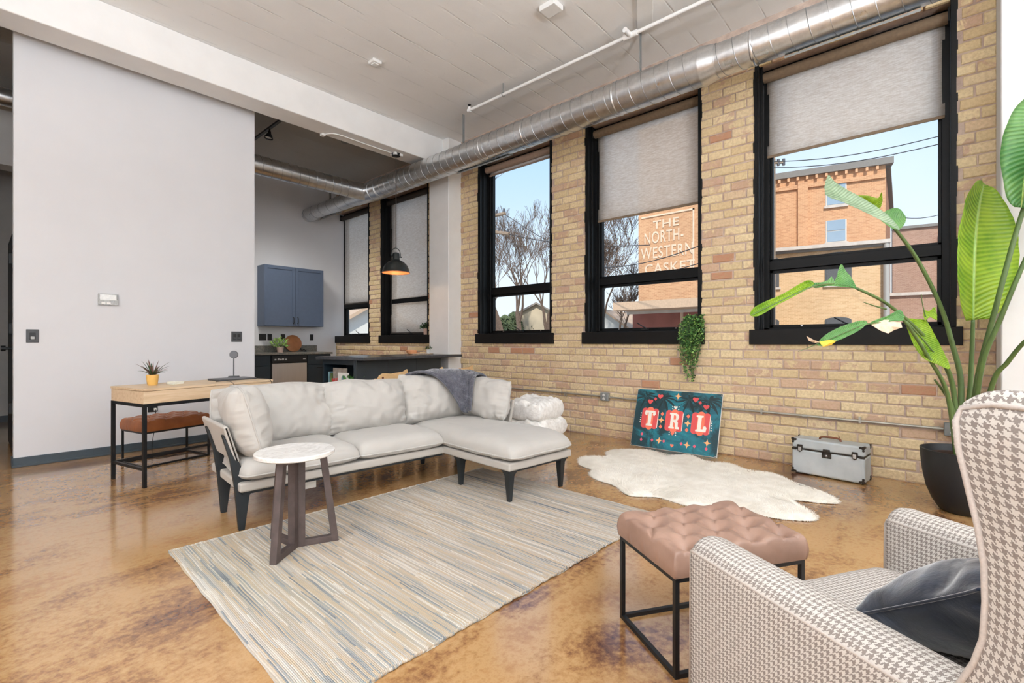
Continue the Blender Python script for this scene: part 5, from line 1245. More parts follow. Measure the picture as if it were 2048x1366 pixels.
def patch(px, d, mat, slope, bow):
    "a torn or folded piece of leaf: bowed blade with its own depth, slanting towards the room as it goes down"
    v0 = sum(p[1] for p in px)/len(px); u0 = sum(p[0] for p in px)/len(px)
    ctr = [at(u, v, d-slope*(v-v0)/FPX*d*.9) for u, v in px]; ctr = cat_rom(ctr, 3, True)
    bm_ = bmesh.new(); f_ = bm_.faces.new([bm_.verts.new(c) for c in ctr]); bmesh.ops.triangulate(bm_, faces=[f_]); bmesh.ops.subdivide_edges(bm_, edges=bm_.edges[:], cuts=3, use_grid_fill=True)
    kd_ = kdtree.KDTree(len(ctr)*4); n_ = len(ctr)
    for i_ in range(n_):
        for k_ in range(4): kd_.insert(ctr[i_].lerp(ctr[(i_+1) % n_], k_/4), i_)
    kd_.balance(); mxd = max(kd_.find(v.co)[2] for v in bm_.verts) or 1
    for v in bm_.verts:
        e_ = kd_.find(v.co)[2]/mxd; v.co += FWD*bow*(e_**.7)+FWD*.004*noise.noise(v.co*40)
    me = bpy.data.meshes.new('leaf'); bmesh.ops.recalc_face_normals(bm_, faces=bm_.faces); bm_.to_mesh(me); bm_.free(); me.materials.append(MATS[mat]); me.polygons.foreach_set('use_smooth', [True]*len(me.polygons))
    far = max(((p, q) for p in ctr for q in ctr), key=lambda s: (s[0]-s[1]).length); ax_ = (far[1]-far[0]); l_ = ax_.length; ax_.normalize(); sd__ = ax_.cross(FWD).normalized(); L_ = me.uv_layers.new(name='UVMap')
    for lp in me.loops:
        r_ = me.vertices[lp.vertex_index].co-far[0]; L_.data[lp.index].uv = (.5+.06+abs(r_.dot(sd__))/l_, r_.dot(ax_)/l_*min(1, l_/.35))
    o_ = bpy.data.objects.new('leaf', me); COL.objects.link(o_); wp(o_, bp); sm = o_.modifiers.new('solid', 'SOLIDIFY'); sm.thickness = .0014
    return o_
D0 = 3.15
b0 = BASE
# upright big leaf
stalk([b0+Vector((.02, .02, 0)), at(1938, 800, 3.18), at(1944, 700, 3.15), at(1946, 640, 3.12)], .017, .010)
leafblade([at(1946, 640, 3.12), at(1947, 560, 3.10), at(1950, 480, 3.12), at(1958, 410, 3.16), at(1968, 367, 3.20)], .27, 'leaf_bright', VIEW+Vector((.1, -.1, .0)), fold=.22, half=(.75, 1.15), seed=1)
# top right leaf, hanging from a long stalk off the right edge
stalk([b0+Vector((.03, -.02, 0)), at(1955, 760, 3.1), at(1985, 640, 3.0), at(2040, 440, 2.9), at(2110, 250, 2.8), at(2150, 190, 2.75)], .018, .009)
leafblade([at(2150, 190, 2.75), at(2120, 215, 2.78), at(2085, 260, 2.82), at(2055, 330, 2.85), at(2042, 415, 2.85)], .27, 'leaf_green', VIEW+Vector((0, 0, .35)), fold=-.15, half=(1.0, .75), seed=2)
# second long stalk, leaf beyond the frame
stalk([b0+Vector((.04, -.03, 0)), at(1962, 740, 3.0), at(2000, 640, 2.9), at(2060, 500, 2.8), at(2120, 400, 2.7)], .016, .010)
leafblade([at(2120, 400, 2.7), at(2150, 330, 2.7), at(2190, 250, 2.7), at(2240, 190, 2.7)], .17, 'leaf_green', VIEW, fold=.2, seed=3)
# right low stalk
stalk([b0+Vector((.05, -.05, 0)), at(1985, 768, 2.95), at(2015, 725, 2.85), at(2048, 685, 2.75), at(2110, 630, 2.6)], .015, .010)
leafblade([at(2110, 630, 2.6), at(2170, 590, 2.55), at(2240, 570, 2.5)], .15, 'leaf_green', VIEW+Vector((0, 0, .5)), fold=.3, seed=4)
# long stalk to upper left with folded grey leaf
stalk([b0+Vector((-.01, .03, 0)), at(1922, 770, 3.2), at(1905, 690, 3.2), at(1880, 610, 3.18), at(1835, 520, 3.12), at(1790, 458, 3.06), at(1768, 438, 3.03)], .018, .008)
LP = [(1656, 350), (1650, 388), (1690, 406), (1735, 427), (1780, 450), (1800, 460), (1778, 432), (1742, 406), (1712, 389), (1690, 377), (1668, 362)]
patch(LP, 2.93, 'leaf_grey', .9, .03); patch([(1703, 393), (1735, 391), (1756, 396), (1763, 384), (1765, 402), (1758, 420), (1749, 429), (1730, 415)], 2.99, 'leaf_bright', -.4, .03)
patch([(1757, 434), (1775, 420), (1795, 416), (1808, 427), (1812, 440), (1804, 455), (1790, 459), (1772, 449)], 3.03, 'leaf_green', .3, .035)
# left drooping leaf
stalk([b0+Vector((-.03, .03, 0)), at(1905, 770, 3.15), at(1870, 700, 3.08), at(1825, 650, 3.0), at(1770, 605, 2.92), at(1712, 576, 2.86)], .016, .008)
patch([(1500, 628), (1508, 615), (1530, 603), (1565, 588), (1612, 561), (1628, 566), (1618, 576), (1590, 592), (1555, 610), (1522, 630), (1506, 633)], 2.76, 'leaf_bright', .5, .02)
patch([(1612, 566), (1640, 565), (1656, 560), (1663, 553), (1672, 566), (1690, 569), (1712, 576), (1690, 574), (1655, 572), (1630, 576)], 2.83, 'leaf_green', .4, .012)
patch([(1670, 568), (1674, 550), (1682, 528), (1692, 542), (1703, 556), (1713, 577), (1692, 572)], 2.85, 'leaf_green', .5, .02)
stalk([at(1712, 576, 2.86), at(1670, 568, 2.84), at(1630, 572, 2.80), at(1590, 588, 2.78), at(1540, 612, 2.75), at(1502, 631, 2.72)], .006, .002)
# low torn leaf
stalk([b0+Vector((-.05, .04, 0)), at(1895, 790, 3.05), at(1860, 720, 2.98), at(1815, 650, 2.9), at(1798, 636, 2.87)], .014, .007)
patch([(1738, 647), (1756, 638), (1778, 630), (1801, 619), (1808, 640), (1785, 642), (1758, 650)], 2.84, 'leaf_green', .5, .02)
patch([(1634, 689), (1650, 670), (1680, 654), (1712, 643), (1730, 641), (1734, 648), (1716, 662), (1690, 675), (1660, 688), (1646, 692)], 2.77, 'leaf_green', .6, .02)
stalk([at(1800, 638, 2.87), at(1770, 645, 2.84), at(1735, 648, 2.81), at(1690, 665, 2.78), at(1640, 687, 2.74)], .006, .002)
stalk([at(1640, 685, 2.74), at(1618, 695, 2.72), at(1596, 703, 2.71)], .003, .0012)
def scrap(pts, mat, seed):
    m = MB(); rnd = random.Random(seed); q = [at(*p) for p in pts]; c = sum(q, Vector())/len(q)-FWD*.02
    m.add(q+[c], [(i, (i+1) % len(q), len(q)) for i in range(len(q))]); o = m.build('withered_leaf', mat); wp(o, bp); sm = o.modifiers.new('solid', 'SOLIDIFY'); sm.thickness = .0015
scrap([(1742, 650, 2.82), (1768, 640, 2.84), (1800, 640, 2.86), (1804, 655, 2.84), (1788, 660, 2.83), (1776, 667, 2.81), (1762, 662, 2.81)], 'dead_leaf', 1)
scrap([(1638, 684, 2.74), (1660, 680, 2.75), (1673, 682, 2.74), (1662, 690, 2.73), (1646, 694, 2.73)], 'yellow_leaf', 2)
scrap([(1613, 672, 2.72), (1624, 680, 2.73), (1640, 684, 2.73), (1630, 686, 2.72), (1618, 682, 2.72)], 'dead_leaf', 3)
# bright hanging leaf below the sill
patch([(1811, 641), (1832, 638), (1851, 641), (1862, 656), (1880, 690), (1901, 737), (1872, 728), (1846, 716), (1826, 688)], 3.0, 'leaf_bright', .3, .03)
stalk([at(1812, 642, 2.98), at(1838, 670, 2.98), at(1868, 705, 3.0), at(1900, 738, 3.02)], .006, .003)
patch([(1847, 620), (1858, 622), (1870, 614), (1874, 640), (1860, 634), (1849, 642)], 3.03, 'leaf_bright', .3, .012)
stalk([at(1856, 650, 3.04), at(1845, 608, 3.02), at(1843, 588, 3.01)], .004, .001)
stalk([b0+Vector((-.04, 0, 0)), at(1905, 815, 3.12), at(1888, 785, 3.08), at(1870, 760, 3.04)], .010, .006)
stalk([at(1772, 618, 2.92), at(1750, 612, 2.9), at(1726, 604, 2.88)], .006, .002)

# ---------------------------------------------------------------- suitcase
ang = math.atan2(.947-.434, 4.653-4.598)   # along the front from right to left
sc0 = Vector((4.598, .434, 0)); sd_ = Vector((math.cos(ang), math.sin(ang), 0)); sn = Vector((sd_.y, -sd_.x, 0))  # sn points to the wall
ca = thing('suitcase', 'worn pale grey metal suitcase with dark hardware against the brick wall', 'suitcase', sc0, ang)
Ls, Ds, Hs = .515, .20, .30      # local: x along front, -y to the wall
B((0, -Ds, .008), (Ls, 0, .212)).build('case_body', 'case_paint', ca, bevel=.018, seg=4)
B((0, -Ds, .217), (Ls, 0, Hs)).build('case_lid', 'case_paint', ca, bevel=.018, seg=4)
B((.003, -Ds+.003, .21), (Ls-.003, -.002, .219)).build('seam_strip', 'brass_dark', ca)
for (x, z, s, t) in ((0, .012, 1, 1), (Ls, .012, -1, 1), (0, Hs, 1, -1), (Ls, Hs, -1, -1)):
    m = MB()
    for (a, b, r) in ((.012, .012, .013), (.030, .010, .009), (.010, .032, .009)): m.lathe([(0, .003), (r, .0025), (r, -.004)], 12, M=Matrix.Translation((x+s*a, .0, z+t*b)) @ Matrix.Rotation(-PI/2, 4, 'X'), cap0=False)
    m.box((x-.003*s, -.03, z-.001*t), (x+s*.012, .003, z+t*.012)); m.build('corner_guard', 'brass_dark', ca, smooth=40)
    m = MB(); m.box((x-.003*s, -Ds-.002, z), (x+.004*s, -Ds+.035, z+t*.035)); m.build('corner_guard', 'brass_dark', ca, bevel=.002)
for x in (.065, Ls-.065):
    m = MB(); m.prism([(-.019, .03), (.019, .03), (.021, .0), (.016, -.022), (.0, -.034), (-.016, -.022), (-.021, 0)], 0, .012, Matrix.Translation((x, .0, .222)) @ Matrix.Rotation(-PI/2, 4, 'X') @ Matrix.Rotation(PI, 4, 'X') @ Matrix.Diagonal((1, 1, -1, 1)))
    lt = m.build('latch', 'brass_dark', ca, bevel=.003); B((x-.012, .010, .20), (x+.012, .018, .235)).build('latch_loop', 'chrome', lt, bevel=.003)
m = MB(); m.box((Ls/2-.034, -.002, .168), (Ls/2+.034, .008, .212)); m.box((Ls/2-.024, -.002, .214), (Ls/2+.024, .010, .24)); lk = m.build('lock_plate', 'brass_dark', ca, bevel=.003)
MB().lathe([(0, .006), (.009, .004), (.011, 0)], 16, M=Matrix.Translation((Ls/2, .008, .188)) @ Matrix.Rotation(-PI/2, 4, 'X'), cap0=False, cap1=False).build('lock_button', 'chrome', lk, smooth=40)
for x in (.012, Ls-.012): B((max(.001, x-.024), -.004, .205), (min(Ls-.001, x+.024), .005, .222)).build('hinge_plate', 'brass_dark', ca, bevel=.003)
hd = MB().tube(cat_rom([(Ls/2-.075, -Ds/2, Hs-.002), (Ls/2-.068, -Ds/2, Hs+.018), (Ls/2-.03, -Ds/2, Hs+.024), (Ls/2+.03, -Ds/2, Hs+.024), (Ls/2+.068, -Ds/2, Hs+.016), (Ls/2+.075, -Ds/2, Hs-.002)], 5), .008, 8).build('handle', 'brown_leather_handle', ca, smooth=180)
m = MB(); m.tube([(Ls/2-.062, -Ds/2, Hs+.015), (Ls/2-.066, -Ds/2+.004, Hs+.038), (Ls/2-.058, -Ds/2+.006, Hs+.05)], .003, 6); m.build('handle_strap', 'brown_leather_handle', ca, smooth=180)

# ---------------------------------------------------------------- painted sign board leaning on the wall
pw, ph_ = .905, .625
pb0 = Vector((4.75, 1.60, 0)); pb1 = Vector((4.735, 2.505, 0)); axx = (pb1-pb0).normalized()      # right -> left
lean = math.atan(.325); nrm = Vector((-axx.y, axx.x, 0)); nrm = nrm if nrm.x < 0 else -nrm
upv = (Vector((0, 0, 1))*math.cos(lean)-nrm*math.sin(lean)).normalized(); fr = axx.cross(upv)
fr = (-axx).cross(upv).normalized()
MS = Matrix(((-axx.x, upv.x, fr.x, pb1.x), (-axx.y, upv.y, fr.y, pb1.y), (0, upv.z, fr.z, .002), (0, 0, 0, 1)))   # x: left->right seen from the room, y: up the board, z: towards the room
sg = thing('painted_sign', 'teal painted sign board with letters T R L leaning on the brick wall', 'sign', pb1)
def SP(mb, name, mat, parent=sg, **k):
    o = mb.build(name, mat, **k); o.parent = parent; o.matrix_parent_inverse = (Matrix.Translation(sg.location)).inverted() if parent is sg else Matrix.Identity(4)
    return o
L0 = .999*(pb1-pb0).length
SP(MB().box((0, 0, -.014), (L0, ph_, -.001), MS), 'board', 'board_edge')
SP(MB().box((.002, .002, -.0012), (L0-.003, ph_-.002, 0), MS), 'painted_face', 'palm_print')
def flat(poly, z0, z1): return MB().prism(poly, z0, z1, MS)
def xy(px, py): return (px*L0, (1-py)*ph_)     # board fractions: left->right, top->bottom
def rrect(cx, cy, w, h, r, n=6):
    o = []
    for (sx, sy, a0) in ((1, 1, 0), (-1, 1, 90), (-1, -1, 180), (1, -1, 270)):
        for k in range(n+1):
            a = math.radians(a0+90*k/n); o.append((cx+sx*(w/2-r)+r*math.cos(a), cy+sy*(h/2-r)+r*math.sin(a)))
    return o
TL = [  # slab letters in a 1 x 1.3 box
 [(-.50, .65), (.50, .65), (.58, .38), (.44, .22), (.28, .30), (.30, .46), (.16, .48), (.16, -.46), (.32, -.50), (.32, -.65), (-.32, -.65), (-.32, -.50), (-.16, -.46), (-.16, .48), (-.30, .46), (-.28, .30), (-.44, .22), (-.58, .38)],
 None,
 [(-.42, .65), (.22, .65), (.22, .52), (.06, .48), (.06, -.44), (.24, -.44), (.28, -.22), (.44, -.16), (.58, -.30), (.52, -.65), (-.42, -.65), (-.42, -.52), (-.26, -.48), (-.26, .48), (-.42, .52)]]
Rparts = [[(-.46, .65), (.16, .65), (.40, .54), (.46, .34), (.38, .12), (.20, .0), (.16, .0), (.18, .36), (.10, .48), (-.06, .48), (-.06, -.48), (.06, -.52), (.06, -.65), (-.46, -.65), (-.46, -.52), (-.34, -.48), (-.34, .48), (-.46, .52)],
          [(-.06, .10), (.16, .12), (.40, -.08), (.42, -.44), (.56, -.50), (.56, -.65), (.20, -.65), (.12, -.20), (-.06, -.06)]]
for k, (fx, fy) in enumerate(((.20, .505), (.494, .507), (.795, .504))):
    x, y = xy(fx, fy); w_, h_ = .172, .225
    m = MB()
    for dx, hh in ((-.058, .97), (.058, .97)):
        m.prism(rrect(x+dx, y, .070, h_*hh, .032), .0, .0022, MS)
    plq = SP(m, 'plaque', 'red')
    SP(MB().prism(rrect(x, y, .074, h_*1.08, .036), .0, .003, MS), 'plaque_centre', 'coral', plq); 
    SP(MB().prism(rrect(x+.089, y-.004, .006, h_*.8, .003), 0, .0032, MS), 'plaque_edge', 'cream', plq)
    polys = [TL[k]] if TL[k] else Rparts
    m = MB()
    for pz in polys: m.prism([(x+a*.108, y+b*.125) for a, b in pz], .0028, .0052, MS)
    SP(m, 'letter', 'cream', plq)
def star(cx, cy, r, q=.38): return [(cx+(r if i % 2 == 0 else r*q)*math.cos(i*PI/4+PI/2), cy+(r if i % 2 == 0 else r*q)*math.sin(i*PI/4+PI/2)) for i in range(8)]
def heart(cx, cy, r, fl=1): return [(cx+r*.0625*16*math.sin(t)**3, cy+fl*r*.0625*(13*math.cos(t)-5*math.cos(2*t)-2*math.cos(3*t)-math.cos(4*t))) for t in [2*PI*i/28 for i in range(28)]]
def dia(cx, cy, r): return [(cx, cy+r*1.15), (cx+r, cy), (cx, cy-r*1.15), (cx-r, cy)]
for (nm, shp, lst, r, mt) in (('heart', heart, ((.18, .216), (.295, .112), (.712, .121), (.837, .229)), .030, 'red'), ('diamond', dia, ((.24, .163), (.766, .167)), .017, 'red'),
        ('star', star, ((.507, .086), (.342, .513), (.653, .521), (.346, .861), (.671, .87), (.885, .797)), .036, 'peach'), ('small_diamond', dia, ((.129, .787), (.128, .884), (.262, .868), (.403, .86), (.607, .863), (.754, .875), (.883, .888)), .016, 'pink'),
        ('spade', dia, ((.346, .411), (.342, .628), (.651, .406), (.649, .632)), .019, 'coral'), ('small_heart', heart, ((.492, .717), (.503, .912)), .019, 'coral'), ('club', heart, ((.495, .28),), .021, 'cream')):
    for (fx, fy) in lst:
        x, y = xy(fx, fy); SP(flat(shp(x, y, r), 0, .0018), nm, mt)
dots = [(.084, .429+.039*i) for i in range(5)]+[(.913, .44+.039*i) for i in range(5)]+[(.458, .271), (.46, .307), (.533, .265), (.531, .311), (.455, .70), (.457, .739), (.529, .699), (.53, .739)]
for (fx, fy) in dots:
    x, y = xy(fx, fy); SP(flat([(x+.0062*math.cos(a*PI/4), y+.0062*math.sin(a*PI/4)) for a in range(8)], 0, .0018), 'dot', 'cream')
for (fx, fy, n_, l_) in ((.12, .12, 9, .20), (.34, .14, 9, .2), (.64, .12, 9, .19), (.86, .12, 11, .2), (.78, .20, 7, .16)):
    x, y = xy(fx, fy); m = MB()
    for k in range(n_):
        a = 2*PI*k/n_+.2; dx, dy = math.cos(a), math.sin(a); q = []
        for t in range(7):
            s = t/6; q.append((x+dx*l_*s*.9+(-dy)*.014*math.sin(PI*s), min(ph_-.004, y+dy*l_*s*.55-.06*s*s+dx*.014*math.sin(PI*s))))
        q += [(2*(x+dx*l_*.9*(1-t/6))-q[6-t][0]-0*dy, max(.004, q[6-t][1]-.018*math.sin(PI*t/6))) for t in range(1, 6)]
        q = [(min(L0-.004, max(.004, a_)), min(ph_-.004, max(.004, b_))) for a_, b_ in q]
        m.prism(q, 0, .0008+k*.00002, MS)
    SP(m, 'palm_fronds', 'palm_dark')
for fx, fy in ((.015, .02), (.985, .03), (.015, .975), (.985, .985)):
    x, y = xy(fx, fy); SP(MB().prism([(x+.005*math.cos(a*PI/4), y+.005*math.sin(a*PI/4)) for a in range(8)], 0, .004, MS), 'screw', 'chrome')

# ---------------------------------------------------------------- trailing plant on the middle sill
hp = thing('trailing_plant', 'green trailing plant spilling over the middle window sill', 'plant', (5.02, 1.905, 1.235))
MB().lathe([(0, 0), (.045, 0), (.058, .08), (.060, .09), (.052, .09), (.05, .07), (0, .07)], 24, cap0=False, cap1=False).build('pot', 'plant_dark', hp, smooth=40)
rnd = random.Random(12); vines = MB(); lv = {'plant_green': MB(), 'plant_dark': MB(), 'plant_green_pale': MB()}
for k in range(46):
    a = rnd.uniform(-.13, .13); drop = rnd.uniform(.08, .36) if k % 5 else rnd.uniform(.38, .52); yb = a*(1-.55*drop/.5)+.0
    pts = cat_rom([(0, a*.3, .07), (-.05-.02*rnd.random(), a*.7, .10+rnd.uniform(-.02, .06)), (-.10-.03*rnd.random(), a, .04), (-.115-.03*rnd.random(), a*.9+.01, -drop*.5), (-.11-.02*rnd.random(), yb*.7+.005, -drop)], 6)
    vines.tube(pts, .0018, 4)
    for p in pts[4:]:
        for q in range(3):
            s = rnd.uniform(.010, .019); d = Vector((rnd.uniform(-1, .1), rnd.uniform(-1, 1), rnd.uniform(-1, .35))).normalized(); sd2 = d.cross(Vector((rnd.uniform(-1, 1), rnd.uniform(-1, 1), rnd.uniform(-1, 1)))).normalized(); n2 = d.cross(sd2)
            c = p+Vector((rnd.uniform(-.01, .01), rnd.uniform(-.015, .015), rnd.uniform(-.01, .01)))
            mt = rnd.choices(('plant_green', 'plant_dark', 'plant_green_pale'), (5, 3, 2.2))[0]
            lv[mt].add([c, c+d*s*.8+sd2*s*.55+n2*s*.2, c+d*s*1.9, c+d*s*.8-sd2*s*.55+n2*s*.2, c+d*s*.9], [(0, 1, 4), (1, 2, 4), (2, 3, 4), (3, 0, 4)])
vines.build('vines', 'stalk_green', hp)['kind'] = 'stuff'
for mt, mb in lv.items(): mb.build('leaves', mt, hp)['kind'] = 'stuff'

# ---------------------------------------------------------------- kitchen
uc = thing('wall_cabinet', 'slate blue two-door wall cabinet on the kitchen wall', 'cabinet', (3.98, 9.1, 1.40))
x0, x1, z0, z1, yf = 3.432, 4.524, 1.402, 2.497, 8.96
wp(B((x0, yf, z0), (x1, YK, z1)).build('cabinet_body', 'navy_cabinet', bevel=.003), uc)
xm = (x0+x1)/2
for (a, b, hx) in ((x0+.003, xm-.003, xm-.04), (xm+.003, x1-.003, xm+.04)):
    dr = wp(B((a, yf-.014, z0+.004), (b, yf-.001, z1-.004)).build('door', 'navy_cabinet', bevel=.002), uc)
    for nm, p, q in (('stile', (a, z0+.004), (a+.055, z1-.004)), ('stile', (b-.055, z0+.004), (b, z1-.004)), ('rail', (a+.056, z0+.004), (b-.056, z0+.06)), ('rail', (a+.056, z1-.06), (b-.056, z1-.004))):
        o = B((p[0], yf-.022, p[1]), (q[0], yf-.0145, q[1])).build(nm, 'navy_cabinet'); o.parent = dr
    o = MB().tube(cat_rom([(hx, yf-.02, z0+.05), (hx, yf-.05, z0+.055), (hx, yf-.055, z0+.09), (hx, yf-.055, z0+.12), (hx, yf-.05, z0+.155), (hx, yf-.02, z0+.16)], 4), .007, 8).build('handle', 'black_metal', smooth=180); o.parent = dr
yc0 = 8.66
def basecab(a, b, label, door=True):
    rt = thing('base_cabinet', label, 'cabinet', ((a+b)/2, 9.0, 0), group='dark kitchen base cabinets')
    wp(B((a, yc0+.02, .09), (b, YK-.01, .885)).build('cabinet_body', 'dark_cabinet'), rt)
    wp(B((a, yc0+.08, 0), (b, YK-.01, .09)).build('plinth', 'blackness'), rt)
    for z_0, z_1, nm in ((.70, .875, 'drawer'), (.10, .69, 'door')):
        d_ = wp(B((a+.004, yc0, z_0), (b-.004, yc0+.02, z_1)).build(nm, 'dark_cabinet', bevel=.002), rt)
        o = MB().tube([((a+b)/2-.06, yc0-.025, z_1-.05), ((a+b)/2+.06, yc0-.025, z_1-.05)], .006, 8).build('handle', 'black_metal', smooth=40); o.parent = d_
basecab(2.84, 3.43, 'dark base cabinet left of the dishwasher'); basecab(4.07, 4.53, 'dark base cabinet right of the dishwasher')
dw = thing('dishwasher', 'stainless steel dishwasher with black control panel', 'dishwasher', (3.75, 9.0, 0))
wp(B((3.44, yc0+.01, .09), (4.06, YK-.02, .88)).build('washer_body', 'blackness'), dw); wp(B((3.445, yc0-.02, .11), (4.055, yc0+.012, .735)).build('washer_door', 'steel', bevel=.004), dw)
cp = wp(B((3.445, yc0-.03, .745), (4.055, yc0+.012, .868)).build('control_panel', 'plate_black', bevel=.006), dw)
for k, x in enumerate((3.48, 3.53, 3.57, 3.61, 3.66)): o = B((x, yc0-.034, .79), (x+.03, yc0-.029, .815+.01*(k % 2))).build('button', 'screen_silver'); o.parent = cp
o = B((3.98, yc0-.033, .80), (4.03, yc0-.029, .815)).build('badge', 'screen_silver'); o.parent = cp
wp(B((3.46, yc0+.06, 0), (4.04, YK-.1, .09)).build('kick_plate', 'blackness'), dw)
tag(B((2.84, yc0-.035, .886), (4.55, YK, .922)).build('worktop', 'granite', bevel=.004), 'speckled grey granite worktop on the back kitchen counter', 'worktop')
tag(B((2.84, YK-.02, .923), (4.546, YK, 1.045)).build('backsplash', 'granite', bevel=.003), 'low speckled grey granite backsplash on the kitchen wall', 'backsplash')
for (a, b, lb) in ((3.46, 3.59, 'black double outlet on the kitchen wall'), (3.61, 3.69, 'black outlet beside the double outlet on the kitchen wall'), (3.85, 3.93, 'black outlet left of the round cutting board'), (4.41, 4.48, 'black outlet right of the round cutting board')):
    plate('wall_outlet', lb, a, b, 1.14, 1.26, YK, 'plate_black', [((a+b)/2-.015, (a+b)/2+.015, 1.16, 1.24, 'blackness', 'insert', .003)], 'outlet')
cb = thing('cutting_board', 'round wooden cutting board with handle leaning on the backsplash', 'cutting board', (4.10, 9.15, .922))
Mc = Matrix.Translation((4.06, YK-.05, 1.085)) @ Matrix.Rotation(math.radians(78), 4, 'X')
m = MB(); m.lathe([(0, -.01), (.155, -.01), (.162, -.006), (.162, .006), (.155, .01), (0, .01)], 40, M=Mc, cap0=False, cap1=False); wp(m.build('board', 'cutting_board', smooth=40), cb)
m = MB(); m.tube(cat_rom([Mc @ Vector((.12, -.10, .012)), Mc @ Vector((.20, -.13, .012)), Mc @ Vector((.235, -.155, .012)), Mc @ Vector((.215, -.165, .012)), Mc @ Vector((.12, -.125, .012))], 4), .007, 8); wp(m.build('handle', 'black_metal', smooth=180), cb)
def bushy(name, label, loc, potm, pr_, ph__, leafm, n, R, seed, up=.6, leaf=.02):
    rt = thing(name, label, 'plant', loc); rnd = random.Random(seed)
    MB().lathe([(0, 0), (pr_*.8, 0), (pr_, ph__), (pr_*.9, ph__), (0, ph__*.85)], 20, cap0=False, cap1=False).build('pot', potm, rt, smooth=40)
    m = MB(); st_ = MB()
    for k in range(n):
        d = Vector((rnd.gauss(0, 1), rnd.gauss(0, 1), abs(rnd.gauss(0, 1))*up+.15)).normalized(); c = Vector((0, 0, ph__))+d*R*rnd.uniform(.35, 1); s = leaf*rnd.uniform(.7, 1.3)
        if k % 6 == 0: st_.tube([(0, 0, ph__*.8), c*.6+Vector((0, 0, ph__*.5)), c], .0015, 3)
        dd = (d+Vector((rnd.uniform(-1, 1), rnd.uniform(-1, 1), rnd.uniform(-.6, .8)))*.8).normalized(); sd2 = dd.orthogonal().normalized()
        sd2 = Matrix.Rotation(rnd.uniform(0, PI), 3, dd) @ sd2
        m.add([c, c+dd*s*.8+sd2*s*.45, c+dd*s*1.8, c+dd*s*.8-sd2*s*.45], [(0, 1, 2, 3)])
    m.build('foliage', leafm, rt)['kind'] = 'stuff'; st_.build('stems', 'stalk_green', rt)
bushy('potted_plant', 'small bushy plant in a blush pot on the kitchen counter', (3.72, 8.98, .922), 'pot_blush', .06, .10, 'plant_green_pale', 130, .16, 3, .7, .03)
bushy('potted_plant', 'small dark bushy plant in a blush pot on the kitchen window sill', (4.99, 6.36, 1.232), 'pot_blush', .045, .10, 'plant_dark', 200, .09, 4, .8, .022)
# island
isl = thing('kitchen_island', 'dark kitchen island with open end shelf beside the column', 'kitchen island', (3.9, 5.5, 0))
A = Vector((3.01, 4.99)); e1 = Vector((.988, .156)); e2 = Vector((-.156, .988))
P2 = lambda s, t: tuple(A+e1*s+e2*t)
top = [P2(0, 0), P2(1.82, 0), (4.82, 5.44), (4.695, 5.45), (4.695, 6.05), P2(0, .90)]
wp(MB().prism(top, .896, .932).build('island_top', 'island_top', bevel=.004), isl)
# body: right block solid, left end an open shelf box
s0, s1, t0, t1 = .075, 1.60, .22, .86
def IB(sa, sb_, ta, tb, za, zb_): return MB().prism([P2(sa, ta), P2(sb_, ta), P2(sb_, tb), P2(sa, tb)], za, zb_)
wp(IB(s0+.34, s1, t0+.02, t1, 0, .895).build('island_body', 'island_panel'), isl)
for k in range(3):
    a = s0+(s1-s0)*k/3; b = s0+(s1-s0)*(k+1)/3; wp(IB(a+.002, b-.002, t0, t0+.02, .05, .894).build('front_panel', 'island_panel', bevel=.002), isl)
wp(IB(s0, s0+.34, t1-.03, t1, 0, .895).build('shelf_side', 'dark_cabinet'), isl); wp(IB(s0, s0+.34, t0+.02, t0+.05, 0, .895).build('shelf_side', 'island_panel'), isl)
for z in (.04, .44, .835): wp(IB(s0, s0+.34, t0+.05, t1-.03, z, z+(.03 if z < .8 else .06)).build('shelf_board', 'dark_cabinet'), isl)
def book(s, t, w_, h_, th_, mat, label, cat, tilt=0):
    o = MB().prism([P2(s, t), P2(s+w_, t), P2(s+w_, t+th_), P2(s, t+th_)], .471, .471+h_).build('magazine', mat); return tag(o, label, cat, 'magazines on the island shelf')
book(.09, .70, .20, .25, .025, 'mag_green', 'green spined magazine at the back of the island shelf', 'magazine'); book(.085, .735, .20, .27, .03, 'mag_teal', 'pale teal magazine standing at the far side of the island shelf', 'magazine')
mgz = thing('magazine', 'grey magazine with red letters NEW facing out of the island shelf', 'magazine', Vector((*P2(.09, .5), .471)), group='magazines on the island shelf')
wp(MB().prism([P2(.095, .42), P2(.105, .42), P2(.105, .68), P2(.095, .68)], .471, .79).build('cover', 'mag_grey'), mgz)
me = textmesh('NEW', .085, .004); me.materials.append(MATS['red_ink']); o = bpy.data.objects.new('lettering', me); COL.objects.link(o); wp(o, mgz)
q = P2(.0945, .60); o.matrix_basis = Matrix.Translation((q[0], q[1], .60)) @ Matrix.Rotation(math.atan2(-e2.y, -e2.x), 4, 'Z') @ Matrix.Rotation(PI/2, 4, 'X')
mg2 = thing('magazine', 'white magazine with blue circle in front of the grey magazine', 'magazine', Vector((*P2(.07, .4), .471)), group='magazines on the island shelf')
wp(MB().prism([P2(.075, .36), P2(.083, .36), P2(.083, .56), P2(.075, .56)], .471, .735).build('cover', 'paper_white'), mg2)
q = P2(.0745, .45); m = MB(); m.lathe([(0, 0), (.045, 0)], 24, M=Matrix.Translation((q[0], q[1], .66)) @ Matrix.Rotation(math.atan2(e2.y, e2.x), 4, 'Z') @ Matrix.Rotation(PI/2, 4, 'X'), cap0=False, cap1=False); wp(m.build('blue_circle', 'mag_teal'), mg2)
bushy('potted_plant', 'leafy green plant on the island shelf beside the magazines', (*P2(.13, .33), .471), 'pot_white', .035, .08, 'plant_green', 70, .15, 6, 1.6, .035)
